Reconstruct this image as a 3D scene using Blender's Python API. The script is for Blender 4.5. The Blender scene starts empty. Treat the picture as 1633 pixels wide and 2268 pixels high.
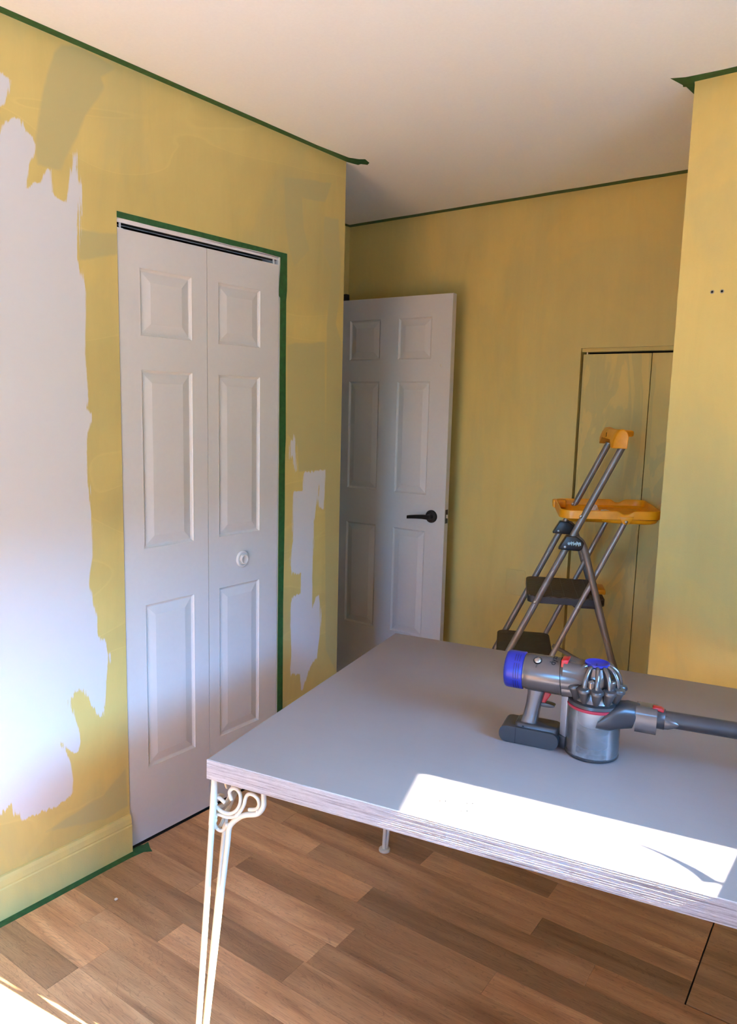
import bpy, bmesh, math, random
import numpy as np
from mathutils import Vector, Matrix, noise as mnoise

random.seed(7)
PI = math.pi
scene = bpy.context.scene
COL = scene.collection

# ------------------------------------------------------------------ camera
cam_d = bpy.data.cameras.new('camera')
cam_d.sensor_fit = 'HORIZONTAL'
cam_d.sensor_width = 36.0
cam_d.lens = 36.0 * 1650.0 / 1633.0
cam_d.clip_start = 0.02
cam_d.clip_end = 200
cam = bpy.data.objects.new('camera', cam_d)
COL.objects.link(cam)
R_RIGHT = Vector((0.7914194918, 0.6107839497, 0.0244572025))
R_DOWN = Vector((0.1050789941, -0.0965228289, -0.9897685328))
R_FWD = Vector((-0.6021740554, 0.7858920475, -0.1405706113))
cam.matrix_world = Matrix(((R_RIGHT.x, -R_DOWN.x, -R_FWD.x, 0.0),
                           (R_RIGHT.y, -R_DOWN.y, -R_FWD.y, 0.0),
                           (R_RIGHT.z, -R_DOWN.z, -R_FWD.z, 1.48),
                           (0, 0, 0, 1)))
scene.camera = cam

# ------------------------------------------------------------------ sky, sun, exposure
SUN_AZ = math.radians(12.9)      # direction to the sun, measured from +x
SUN_EL = math.radians(34.0)
world = bpy.data.worlds.new('sky')
scene.world = world
world.use_nodes = True
wn = world.node_tree.nodes
wl = world.node_tree.links
wn.clear()
w_out = wn.new('ShaderNodeOutputWorld')
w_bg = wn.new('ShaderNodeBackground')
w_sky = wn.new('ShaderNodeTexSky')
w_sky.sky_type = 'NISHITA'
w_sky.sun_disc = False
w_sky.sun_elevation = SUN_EL
w_sky.sun_rotation = PI / 2 - SUN_AZ
w_sky.dust_density = 1.0
w_sky.ozone_density = 1.5
w_bg.inputs['Strength'].default_value = 1.5
w_tint = wn.new('ShaderNodeMix')          # camera white balance sits on the sunlit side, so the sky reads bluer
w_tint.data_type = 'RGBA'
w_tint.blend_type = 'MULTIPLY'
w_tint.inputs[0].default_value = 1.0
w_tint.inputs[7].default_value = (0.26, 0.73, 1.36, 1)
wl.new(w_sky.outputs[0], w_tint.inputs[6])
wl.new(w_tint.outputs[2], w_bg.inputs['Color'])
wl.new(w_bg.outputs[0], w_out.inputs[0])

sun_d = bpy.data.lights.new('sun', 'SUN')
sun_d.energy = 26.0
sun_d.color = (1.0, 0.97, 0.93)
sun_d.angle = math.radians(0.53)
sun = bpy.data.objects.new('sun', sun_d)
COL.objects.link(sun)
to_sun = Vector((math.cos(SUN_AZ) * math.cos(SUN_EL), math.sin(SUN_AZ) * math.cos(SUN_EL), math.sin(SUN_EL)))
sun.rotation_euler = to_sun.to_track_quat('Z', 'Y').to_euler()
sun.location = to_sun * 8

# sampling portals in the two window openings (they emit nothing of their own)
for py, sy, pz, sz in ((1.078, 0.86, 1.655, 0.84), (-0.875, 2.65, 1.44, 1.28)):
    por_d = bpy.data.lights.new('window_portal', 'AREA')
    por_d.shape = 'RECTANGLE'
    por_d.size = sz
    por_d.size_y = sy
    por_d.cycles.is_portal = True
    por = bpy.data.objects.new('window_portal', por_d)
    COL.objects.link(por)
    por.location = (0.675, py, pz)
    por.rotation_euler = (0, PI / 2, 0)
por = por.copy()
por.data = por.data.copy()
por.data.size = 0.85
por.data.size_y = 1.10
COL.objects.link(por)
por.location = (-0.125, -2.525, 1.50)
por.rotation_euler = (PI / 2, 0, PI)

scene.view_settings.view_transform = 'Standard'
scene.view_settings.look = 'None'
scene.view_settings.gamma = 1.0
scene.view_settings.use_curve_mapping = False
scene.view_settings.exposure = 2.65
cy = scene.cycles
cy.use_denoising = True
cy.max_bounces = 14
cy.diffuse_bounces = 9
cy.glossy_bounces = 5
cy.transmission_bounces = 8
cy.transparent_max_bounces = 12
cy.caustics_reflective = False
cy.caustics_refractive = False
cy.sample_clamp_indirect = 6.0

# ------------------------------------------------------------------ materials
def nmat(name):
    m = bpy.data.materials.new(name)
    m.use_nodes = True
    nt = m.node_tree
    return m, nt, nt.nodes['Principled BSDF']

def N(nt, typ, **kw):
    n = nt.nodes.new(typ)
    for k, v in kw.items():
        if k.startswith('i_'):
            key = k[2:]
            key = int(key) if key.isdigit() else key.replace('_', ' ')
            n.inputs[key].default_value = v
        else:
            setattr(n, k, v)
    return n

def ramp(nt, stops, interp='LINEAR'):
    r = nt.nodes.new('ShaderNodeValToRGB')
    r.color_ramp.interpolation = interp
    els = r.color_ramp.elements
    while len(els) < len(stops):
        els.new(0.5)
    for e, (p, c) in zip(els, stops):
        e.position = p
        e.color = (*c, 1) if len(c) == 3 else c
    return r

def mixc(nt, fac, a, b, mode='MIX'):
    m = nt.nodes.new('ShaderNodeMix')
    m.data_type = 'RGBA'
    m.blend_type = mode
    for sock, v in ((m.inputs[0], fac), (m.inputs[6], a), (m.inputs[7], b)):
        if hasattr(v, 'links'):
            nt.links.new(v, sock)
        elif isinstance(v, (int, float)):
            sock.default_value = v
        else:
            sock.default_value = (*v, 1)
    return m.outputs[2]

def bump(nt, bsdf, height, strength, dist=0.001):
    b = nt.nodes.new('ShaderNodeBump')
    b.inputs['Strength'].default_value = strength
    b.inputs['Distance'].default_value = dist
    nt.links.new(height, b.inputs['Height'])
    nt.links.new(b.outputs[0], bsdf.inputs['Normal'])

def simple(name, col, rough=0.5, metal=0.0, var=0.06, scale=30.0, bmp=0.0, coat=0.0, spec=None):
    """solid colour with a slight procedural unevenness"""
    m, nt, b = nmat(name)
    tc = N(nt, 'ShaderNodeTexCoord')
    nz = N(nt, 'ShaderNodeTexNoise', i_Scale=scale, i_Detail=4.0)
    nt.links.new(tc.outputs['Object'], nz.inputs['Vector'])
    lo = tuple(max(0, c * (1 - var)) for c in col)
    hi = tuple(min(1, c * (1 + var)) for c in col)
    r = ramp(nt, [(0.3, lo), (0.7, hi)])
    nt.links.new(nz.outputs[0], r.inputs[0])
    nt.links.new(r.outputs[0], b.inputs['Base Color'])
    b.inputs['Roughness'].default_value = rough
    b.inputs['Metallic'].default_value = metal
    b.inputs['Coat Weight'].default_value = coat
    if spec is not None:
        b.inputs['Specular IOR Level'].default_value = spec
    if bmp:
        bump(nt, b, nz.outputs[0], bmp)
    return m

YEL = (0.56, 0.425, 0.135)
YEL2 = (0.48, 0.395, 0.150)
WHT = (0.57, 0.56, 0.545)

def mapped(nt, scale=(1, 1, 1), loc=(0, 0, 0), src='Object'):
    tc = N(nt, 'ShaderNodeTexCoord')
    mp = N(nt, 'ShaderNodeMapping')
    mp.inputs['Scale'].default_value = scale
    mp.inputs['Location'].default_value = loc
    nt.links.new(tc.outputs[src], mp.inputs[0])
    return mp.outputs[0]

def sharp(nt, val, k):
    """clamp(val*k + .5)"""
    m = N(nt, 'ShaderNodeMath', operation='MULTIPLY_ADD', use_clamp=True)
    m.inputs[1].default_value = k
    m.inputs[2].default_value = 0.5
    nt.links.new(val, m.inputs[0])
    return m.outputs[0]

def addn(nt, a, b, amp):
    """a + (b-.5)*amp"""
    s = N(nt, 'ShaderNodeMath', operation='SUBTRACT')
    s.inputs[1].default_value = 0.5
    nt.links.new(b, s.inputs[0])
    m = N(nt, 'ShaderNodeMath', operation='MULTIPLY_ADD')
    m.inputs[1].default_value = amp
    nt.links.new(s.outputs[0], m.inputs[0])
    nt.links.new(a, m.inputs[2])
    return m.outputs[0]

def yellow_paint(nt, coat_socket=None, seed=0.0, light_lift=1.0):
    """brushed / rolled first-coat yellow; second-coat areas slightly greener and darker"""
    big = N(nt, 'ShaderNodeTexNoise', i_Scale=2.2, i_Detail=5.0, i_Roughness=0.6, i_Distortion=0.8)
    nt.links.new(mapped(nt, (1.0, 1.0, 0.55), (seed, seed * 2, 0)), big.inputs['Vector'])
    st = N(nt, 'ShaderNodeTexNoise', i_Scale=9.0, i_Detail=6.0, i_Roughness=0.65, i_Distortion=0.6)
    nt.links.new(mapped(nt, (1.0, 1.0, 0.16), (0, seed, 0)), st.inputs['Vector'])
    r = ramp(nt, [(0.34, YEL2), (0.47, tuple(0.5 * (a + b) for a, b in zip(YEL, YEL2))), (0.52, YEL), (0.72, (0.60, 0.46, 0.145))])
    nt.links.new(big.outputs[0], r.inputs[0])
    col = mixc(nt, 0.22, r.outputs[0], ramp_out(nt, st.outputs[0], (0.43, 0.345, 0.115), (0.63, 0.49, 0.165)))
    if coat_socket is not None:
        sw = N(nt, 'ShaderNodeTexNoise', i_Scale=1.7, i_Detail=1.5, i_Roughness=0.5, i_Distortion=1.1)
        swm = N(nt, 'ShaderNodeMapping')
        swm.inputs['Rotation'].default_value = (0.55, 0.45, 0.2)
        swm.inputs['Scale'].default_value = (0.9, 0.6, 1.9)
        nt.links.new(mapped(nt, (1, 1, 1), (seed * 1.7, 0, seed)), swm.inputs[0])
        nt.links.new(swm.outputs[0], sw.inputs['Vector'])
        swr = ramp(nt, [(0.36, (0.94, 0.945, 0.96)), (0.492, (0.975, 0.975, 0.975)), (0.500, (1.05, 1.05, 1.04)), (0.515, (1.0, 1.0, 1.0)), (0.62, (1.02, 1.02, 1.02))])
        nt.links.new(sw.outputs[0], swr.inputs[0])
        col = mixc(nt, 1.0, col, swr.outputs[0], 'MULTIPLY')
    if coat_socket is not None:
        edge = addn(nt, coat_socket, st.outputs[0], 0.02)
        f = sharp(nt, edge, 130.0)
        fm = N(nt, 'ShaderNodeMath', operation='MULTIPLY')
        fm.inputs[1].default_value = 0.9
        nt.links.new(f, fm.inputs[0])
        col = mixc(nt, fm.outputs[0], col, (0.44, 0.375, 0.155))
    if light_lift != 1.0:  # same yellow made lighter in colour to make up for weak light
        col = mixc(nt, 1.0, col, (light_lift, light_lift, light_lift), 'MULTIPLY')
    return col, st.outputs[0]

def ramp_out(nt, fac, a, b):
    r = ramp(nt, [(0.35, a), (0.65, b)])
    nt.links.new(fac, r.inputs[0])
    return r.outputs[0]

def mat_left_wall():
    m, nt, b = nmat('half_painted_wall')
    bare = N(nt, 'ShaderNodeAttribute', attribute_name='bare').outputs['Fac']
    coat = N(nt, 'ShaderNodeAttribute', attribute_name='coat').outputs['Fac']
    ycol, st = yellow_paint(nt, coat, 3.0)
    fr = N(nt, 'ShaderNodeTexNoise', i_Scale=85.0, i_Detail=6.0, i_Roughness=0.75)
    nt.links.new(mapped(nt, (1, 1, 0.055)), fr.inputs['Vector'])
    fr2 = N(nt, 'ShaderNodeTexNoise', i_Scale=7.0, i_Detail=2.0)
    nt.links.new(mapped(nt, (1, 1, 0.6)), fr2.inputs['Vector'])
    amp = N(nt, 'ShaderNodeMath', operation='MULTIPLY_ADD', use_clamp=True)
    amp.inputs[1].default_value = 3.2
    amp.inputs[2].default_value = -1.05
    nt.links.new(fr2.outputs[0], amp.inputs[0])
    s = N(nt, 'ShaderNodeMath', operation='SUBTRACT')
    s.inputs[1].default_value = 0.5
    nt.links.new(fr.outputs[0], s.inputs[0])
    s2 = N(nt, 'ShaderNodeMath', operation='MULTIPLY')
    nt.links.new(s.outputs[0], s2.inputs[0])
    nt.links.new(amp.outputs[0], s2.inputs[1])
    s3 = N(nt, 'ShaderNodeMath', operation='MULTIPLY_ADD')
    s3.inputs[1].default_value = 0.085
    nt.links.new(s2.outputs[0], s3.inputs[0])
    nt.links.new(bare, s3.inputs[2])
    f = sharp(nt, s3.outputs[0], 260.0)
    col = mixc(nt, f, ycol, WHT)
    nt.links.new(col, b.inputs['Base Color'])
    b.inputs['Roughness'].default_value = 0.55
    b.inputs['Specular IOR Level'].default_value = 0.3
    tx = N(nt, 'ShaderNodeTexNoise', i_Scale=260.0, i_Detail=3.0)
    nt.links.new(mapped(nt), tx.inputs['Vector'])
    hsum = addn(nt, st, tx.outputs[0], 0.5)
    bump(nt, b, hsum, 0.15, 0.0010)
    return m

def mat_yellow(name, seed):
    m, nt, b = nmat(name)
    ycol, st = yellow_paint(nt, None, seed, 1.12)
    nt.links.new(ycol, b.inputs['Base Color'])
    b.inputs['Roughness'].default_value = 0.55
    b.inputs['Specular IOR Level'].default_value = 0.3
    tx = N(nt, 'ShaderNodeTexNoise', i_Scale=220.0, i_Detail=3.0)
    nt.links.new(mapped(nt), tx.inputs['Vector'])
    bump(nt, b, tx.outputs[0], 0.2, 0.0012)
    return m

def mat_streaky(name, seed):
    m, nt, b = nmat(name)
    ycol, st = yellow_paint(nt, None, seed, 1.12)
    pt = N(nt, 'ShaderNodeTexNoise', i_Scale=4.2, i_Detail=4.0, i_Roughness=0.5, i_Distortion=1.2)
    nt.links.new(mapped(nt, (1.6, 1.6, 0.42), (seed, 0, 0)), pt.inputs['Vector'])
    r = ramp(nt, [(0.47, (1.0, 1.0, 1.0)), (0.49, (0.86, 0.90, 0.98)), (0.57, (0.88, 0.92, 0.98)), (0.585, (1.03, 1.0, 0.97))])
    nt.links.new(pt.outputs[0], r.inputs[0])
    nt.links.new(mixc(nt, 1.0, ycol, r.outputs[0], 'MULTIPLY'), b.inputs['Base Color'])
    b.inputs['Roughness'].default_value = 0.5
    b.inputs['Specular IOR Level'].default_value = 0.3
    bump(nt, b, st, 0.15, 0.001)
    return m

def mat_wood_floor():
    m, nt, b = nmat('oak_laminate')
    tc = N(nt, 'ShaderNodeTexCoord')
    oi = N(nt, 'ShaderNodeObjectInfo')
    off = N(nt, 'ShaderNodeVectorMath', operation='SCALE')
    off.inputs[0].default_value = (17.0, 9.0, 5.0)
    nt.links.new(oi.outputs['Random'], off.inputs['Scale'])
    add = N(nt, 'ShaderNodeVectorMath', operation='ADD')
    nt.links.new(tc.outputs['Object'], add.inputs[0])
    nt.links.new(off.outputs[0], add.inputs[1])
    def mp(sc):
        k = N(nt, 'ShaderNodeMapping')
        k.inputs['Scale'].default_value = sc
        nt.links.new(add.outputs[0], k.inputs[0])
        return k.outputs[0]
    # cathedral figure: distorted long noise, contoured
    fig = N(nt, 'ShaderNodeTexNoise', i_Scale=3.0, i_Detail=3.0, i_Roughness=0.5, i_Distortion=0.5)
    nt.links.new(mp((1.1, 7.0, 1)), fig.inputs['Vector'])
    wv = N(nt, 'ShaderNodeMath', operation='MULTIPLY')
    wv.inputs[1].default_value = 26.0
    nt.links.new(fig.outputs[0], wv.inputs[0])
    fr = N(nt, 'ShaderNodeMath', operation='FRACT')
    nt.links.new(wv.outputs[0], fr.inputs[0])
    lines = ramp(nt, [(0.0, (0.75,) * 3), (0.06, (0.35,) * 3), (0.2, (1,) * 3), (1.0, (0.88,) * 3)])
    nt.links.new(fr.outputs[0], lines.inputs[0])
    # fine pores
    po = N(nt, 'ShaderNodeTexNoise', i_Scale=6.0, i_Detail=6.0, i_Roughness=0.7)
    nt.links.new(mp((2.5, 70.0, 1)), po.inputs['Vector'])
    por_r = ramp(nt, [(0.36, (0.62,) * 3), (0.52, (1.0,) * 3)])
    nt.links.new(po.outputs[0], por_r.inputs[0])
    br = N(nt, 'ShaderNodeTexNoise', i_Scale=2.0, i_Detail=3.0, i_Distortion=0.6)
    nt.links.new(mp((1.0, 9.0, 1)), br.inputs['Vector'])
    base = ramp(nt, [(0.25, (0.31, 0.148, 0.062)), (0.5, (0.50, 0.260, 0.112)), (0.75, (0.66, 0.375, 0.172))])
    nt.links.new(br.outputs[0], base.inputs[0])
    c1 = mixc(nt, 0.42, base.outputs[0], lines.outputs[0], 'MULTIPLY')
    c2 = mixc(nt, 0.65, c1, por_r.outputs[0], 'MULTIPLY')
    # per strip tone from the object colour
    c3 = mixc(nt, 1.0, c2, oi.outputs['Color'], 'MULTIPLY')
    nt.links.new(c3, b.inputs['Base Color'])
    b.inputs['Roughness'].default_value = 0.42
    b.inputs['Specular IOR Level'].default_value = 0.4
    bump(nt, b, po.outputs[0], 0.12, 0.0006)
    return m

def mat_edge_grain():
    m, nt, b = nmat('whitewashed_edge')
    wob = N(nt, 'ShaderNodeTexNoise', i_Scale=1.0, i_Detail=2.0)
    nt.links.new(mapped(nt, (9.0, 9.0, 9.0)), wob.inputs['Vector'])
    g = N(nt, 'ShaderNodeTexNoise', i_Scale=1.0, i_Detail=5.0, i_Roughness=0.7, i_Distortion=0.3)
    nt.links.new(mapped(nt, (5.0, 5.0, 230.0)), g.inputs['Vector'])
    g2 = N(nt, 'ShaderNodeTexNoise', i_Scale=1.0, i_Detail=4.0, i_Roughness=0.7)
    nt.links.new(mapped(nt, (60.0, 60.0, 620.0)), g2.inputs['Vector'])
    r = ramp(nt, [(0.36, (0.27, 0.225, 0.22)), (0.47, (0.52, 0.465, 0.45)), (0.60, (0.64, 0.59, 0.575))])
    nt.links.new(g.outputs[0], r.inputs[0])
    r2 = ramp(nt, [(0.36, (0.72,) * 3), (0.5, (1,) * 3)])
    nt.links.new(g2.outputs[0], r2.inputs[0])
    c = mixc(nt, 0.7, r.outputs[0], r2.outputs[0], 'MULTIPLY')
    nt.links.new(c, b.inputs['Base Color'])
    b.inputs['Roughness'].default_value = 0.33
    hs = addn(nt, g.outputs[0], g2.outputs[0], 1.1)
    bump(nt, b, hs, 1.0, 0.0035)
    return m

def mat_laminate_top():
    m, nt, b = nmat('grey_laminate')
    g = N(nt, 'ShaderNodeTexNoise', i_Scale=3.0, i_Detail=4.0)
    nt.links.new(mapped(nt, (1, 1, 1)), g.inputs['Vector'])
    g2 = N(nt, 'ShaderNodeTexNoise', i_Scale=14.0, i_Detail=6.0, i_Roughness=0.7)
    nt.links.new(mapped(nt, (1, 9, 1)), g2.inputs['Vector'])
    r = ramp(nt, [(0.3, (0.262, 0.222, 0.212)), (0.7, (0.284, 0.243, 0.232))])
    nt.links.new(g.outputs[0], r.inputs[0])
    c = mixc(nt, 0.06, r.outputs[0], g2.outputs[0], 'MULTIPLY')
    nt.links.new(c, b.inputs['Base Color'])
    b.inputs['Roughness'].default_value = 0.38
    b.inputs['Specular IOR Level'].default_value = 0.4
    bump(nt, b, g2.outputs[0], 0.03, 0.0004)
    return m

def mat_bin():
    m, nt, b = nmat('dusty_clear_plastic')
    for n in list(nt.nodes):
        if n.type != 'OUTPUT_MATERIAL':
            nt.nodes.remove(n)
    out = [n for n in nt.nodes if n.type == 'OUTPUT_MATERIAL'][0]
    tr = N(nt, 'ShaderNodeBsdfTransparent', i_Color=(0.93, 0.94, 0.95, 1))
    df = N(nt, 'ShaderNodeBsdfDiffuse', i_Color=(0.62, 0.60, 0.58, 1))
    gl = N(nt, 'ShaderNodeBsdfGlossy', i_Roughness=0.12)
    fz = N(nt, 'ShaderNodeFresnel', i_IOR=1.45)
    dn = N(nt, 'ShaderNodeTexNoise', i_Scale=22.0, i_Detail=6.0, i_Roughness=0.6)
    nt.links.new(mapped(nt), dn.inputs['Vector'])
    dr = ramp(nt, [(0.35, (0.07,) * 3), (0.75, (0.26,) * 3)])
    nt.links.new(dn.outputs[0], dr.inputs[0])
    m1 = N(nt, 'ShaderNodeMixShader')
    nt.links.new(dr.outputs[0], m1.inputs[0])
    nt.links.new(tr.outputs[0], m1.inputs[1])
    nt.links.new(df.outputs[0], m1.inputs[2])
    m2 = N(nt, 'ShaderNodeMixShader')
    nt.links.new(fz.outputs[0], m2.inputs[0])
    nt.links.new(m1.outputs[0], m2.inputs[1])
    nt.links.new(gl.outputs[0], m2.inputs[2])
    nt.links.new(m2.outputs[0], out.inputs[0])
    return m

def mat_glass():
    m, nt, b = nmat('window_glass')
    nt.nodes.remove(b)
    out = [n for n in nt.nodes if n.type == 'OUTPUT_MATERIAL'][0]
    tr = N(nt, 'ShaderNodeBsdfTransparent', i_Color=(0.96, 0.97, 0.97, 1))
    gl = N(nt, 'ShaderNodeBsdfGlossy', i_Roughness=0.02)
    fz = N(nt, 'ShaderNodeFresnel', i_IOR=1.3)
    mx = N(nt, 'ShaderNodeMixShader')
    nt.links.new(fz.outputs[0], mx.inputs[0])
    nt.links.new(tr.outputs[0], mx.inputs[1])
    nt.links.new(gl.outputs[0], mx.inputs[2])
    nt.links.new(mx.outputs[0], out.inputs[0])
    return m

def mat_steps():
    m, nt, b = nmat('ribbed_step_tread')
    tc = mapped(nt)
    wv = N(nt, 'ShaderNodeTexWave', wave_type='BANDS', bands_direction='Y', i_Scale=19.0, i_Distortion=0.0)
    # zig-zag ribs: y offset by a triangle wave of x
    sx = N(nt, 'ShaderNodeSeparateXYZ')
    nt.links.new(tc, sx.inputs[0])
    pp = N(nt, 'ShaderNodeMath', operation='PINGPONG')
    pp.inputs[1].default_value = 0.030
    nt.links.new(sx.outputs[0], pp.inputs[0])
    sm = N(nt, 'ShaderNodeMath', operation='MULTIPLY_ADD')
    sm.inputs[1].default_value = 0.5
    nt.links.new(pp.outputs[0], sm.inputs[0])
    nt.links.new(sx.outputs[1], sm.inputs[2])
    cb = N(nt, 'ShaderNodeCombineXYZ')
    nt.links.new(sm.outputs[0], cb.inputs[1])
    nt.links.new(cb.outputs[0], wv.inputs['Vector'])
    r = ramp(nt, [(0.2, (0.032, 0.024, 0.018)), (0.7, (0.085, 0.066, 0.050))])
    nt.links.new(wv.outputs['Fac'], r.inputs[0])
    nt.links.new(r.outputs[0], b.inputs['Base Color'])
    b.inputs['Roughness'].default_value = 0.6
    bump(nt, b, wv.outputs['Fac'], 0.6, 0.002)
    return m

M = dict(
    left_wall=mat_left_wall(),
    yellow=mat_yellow('yellow_wall_paint', 11.0),
    yellow_b=mat_yellow('yellow_alcove_paint', 23.0),
    streaky=mat_streaky('streaky_door_paint', 5.0),
    yellow_trim=mat_yellow('yellow_trim_paint', 31.0),
    primer=simple('white_primer_wall', WHT, 0.7, var=0.02),
    ceiling=simple('ceiling_white', (0.74, 0.765, 0.76), 0.9, var=0.015, scale=120, bmp=0.08),
    white=simple('door_white', (0.575, 0.55, 0.51), 0.42, var=0.012, scale=60, bmp=0.02),
    white_trim=simple('frame_white', (0.76, 0.74, 0.72), 0.45, var=0.02),
    track=simple('track_white_metal', (0.66, 0.64, 0.62), 0.4, 0.0, var=0.04),
    dark=simple('shade_dark', (0.03, 0.026, 0.02), 0.9),  # near-black colour painted as the shade inside closets and door track
    hall=simple('hall_paint', (0.25, 0.2, 0.14), 0.9),
    floor=mat_wood_floor(),
    subfloor=simple('subfloor', (0.03, 0.02, 0.014), 0.9),
    tape=simple('green_masking_tape', (0.016, 0.088, 0.022), 0.55, var=0.25, scale=55, bmp=0.15),
    black=simple('black_metal', (0.012, 0.012, 0.013), 0.42, 0.3, var=0.1),
    brass=simple('pale_latch', (0.72, 0.68, 0.60), 0.35, 0.6),
    edge=mat_edge_grain(),
    top=mat_laminate_top(),
    cream=simple('cream_enamel', (0.60, 0.55, 0.44), 0.30, var=0.03, coat=0.3),
    hole=simple('drill_hole', (0.05, 0.045, 0.045), 0.9),
    chip=simple('chipped_rim', (0.85, 0.84, 0.82), 0.8),
    steel=simple('grey_painted_tube', (0.235, 0.205, 0.185), 0.36, 0.4, var=0.12, scale=24),
    bar=simple('grey_flat_bar', (0.31, 0.27, 0.245), 0.4, 0.45, var=0.1, scale=20),
    blackplastic=simple('black_plastic', (0.014, 0.014, 0.016), 0.38, var=0.15),
    orange=simple('yellow_plastic', (0.78, 0.315, 0.004), 0.38, var=0.10, scale=26, bmp=0.03),
    tread=mat_steps(),
    treadside=simple('step_black', (0.020, 0.020, 0.024), 0.45),
    chrome=simple('bolt_steel', (0.42, 0.41, 0.40), 0.28, 0.9),
    lightblue=simple('pale_blue_print', (0.40, 0.62, 0.70), 0.5),
    rag=simple('crumpled_paper', (0.78, 0.72, 0.62), 0.9),
    scuff=simple('paint_scuff', (0.55, 0.50, 0.42), 0.7),
    vgrey=simple('vacuum_grey', (0.120, 0.100, 0.093), 0.24, 0.45, var=0.05),
    vdark=simple('vacuum_dark_grey', (0.045, 0.040, 0.040), 0.36, 0.25, var=0.05),
    vmetal=simple('cyclone_metallic', (0.17, 0.15, 0.145), 0.22, 0.8, var=0.06),
    vcone=simple('cyclone_cone_grey', (0.085, 0.073, 0.070), 0.30, 0.5, var=0.05),
    vlight=simple('vacuum_light_grey', (0.36, 0.34, 0.345), 0.35, 0.3),
    vblue=simple('vacuum_blue', (0.013, 0.022, 0.27), 0.30, 0.1, var=0.05),
    vblue_dark=simple('vacuum_blue_dark', (0.006, 0.006, 0.10), 0.5),
    vred=simple('vacuum_red', (0.40, 0.006, 0.014), 0.30, var=0.05),
    vring=simple('bin_red_ring', (0.36, 0.03, 0.05), 0.25, var=0.1),
    bin=mat_bin(),
    shroud=simple('shroud_grey', (0.075, 0.073, 0.076), 0.45, 0.4, var=0.25, scale=60),
    dust=simple('grey_dust', (0.55, 0.53, 0.51), 0.95, var=0.2, scale=80, bmp=0.4),
    ink=simple('black_print', (0.004, 0.004, 0.005), 0.8, spec=0.1),
    glass=mat_glass(),
    hedge=simple('hedge_green', (0.05, 0.075, 0.03), 0.9, var=0.5, scale=6),
    soil=simple('dry_yard_ground', (0.175, 0.16, 0.135), 0.95, var=0.3, scale=3),
    fascia=simple('eave_paint', (0.45, 0.43, 0.40), 0.8),
    crumb=simple('plaster_crumb', (0.72, 0.60, 0.46), 0.9),
    plate=mat_yellow('painted_cover_plate', 47.0),
    plug=simple('grey_wall_plug', (0.30, 0.28, 0.22), 0.7),
)

# ------------------------------------------------------------------ mesh helpers
def link(name, me, parent=None, mats=None):
    o = bpy.data.objects.new(name, me)
    COL.objects.link(o)
    if parent is not None:
        o.parent = parent
    if me is not None and mats is not None:
        for mm in (mats if isinstance(mats, (list, tuple)) else [mats]):
            me.materials.append(mm)
    return o

def mesh(name, verts, faces, mat=None, parent=None, smooth=False, fix=True):
    me = bpy.data.meshes.new(name)
    me.from_pydata([tuple(v) for v in verts], [], faces)
    if fix:
        bm = bmesh.new()
        bm.from_mesh(me)
        bmesh.ops.recalc_face_normals(bm, faces=bm.faces)
        bm.to_mesh(me)
        bm.free()
    if smooth:
        me.shade_smooth()
        if smooth != 'all':
            try:
                me.set_sharp_from_angle(angle=math.radians(smooth if smooth is not True else 40))
            except Exception:
                pass
    return link(name, me, parent, mat)

class MB:
    """collects simple solids into one mesh"""
    def __init__(self):
        self.v = []
        self.f = []
        self.mi = []
    def add(self, v, f, mi=0):
        n = len(self.v)
        self.v += [tuple(p) for p in v]
        self.f += [tuple(i + n for i in q) for q in f]
        self.mi += [mi] * len(f)
        return self
    def box(self, a, b, mi=0):
        x0, y0, z0 = a
        x1, y1, z1 = b
        v = [(x0, y0, z0), (x1, y0, z0), (x1, y1, z0), (x0, y1, z0), (x0, y0, z1), (x1, y0, z1), (x1, y1, z1), (x0, y1, z1)]
        f = [(0, 3, 2, 1), (4, 5, 6, 7), (0, 1, 5, 4), (1, 2, 6, 5), (2, 3, 7, 6), (3, 0, 4, 7)]
        return self.add(v, f, mi)
    def quad(self, a, b, c, d, mi=0):
        return self.add([a, b, c, d], [(0, 1, 2, 3)], mi)
    def build(self, name, mats, parent=None, smooth=False, bevel=0.0, seg=2, angle=30, fix=True):
        me = bpy.data.meshes.new(name)
        me.from_pydata(self.v, [], self.f)
        for p, k in zip(me.polygons, self.mi):
            p.material_index = k
        bm = bmesh.new()
        bm.from_mesh(me)
        if fix:
            bmesh.ops.recalc_face_normals(bm, faces=bm.faces)
        if bevel:
            es = [e for e in bm.edges if len(e.link_faces) == 2 and e.calc_face_angle(0) > math.radians(angle)]
            bmesh.ops.bevel(bm, geom=es, offset=bevel, segments=seg, profile=0.5, affect='EDGES', clamp_overlap=True)
        bm.to_mesh(me)
        bm.free()
        if smooth or bevel:
            me.shade_smooth()
            me.set_sharp_from_angle(angle=math.radians(50))
        return link(name, me, parent, mats)

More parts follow.
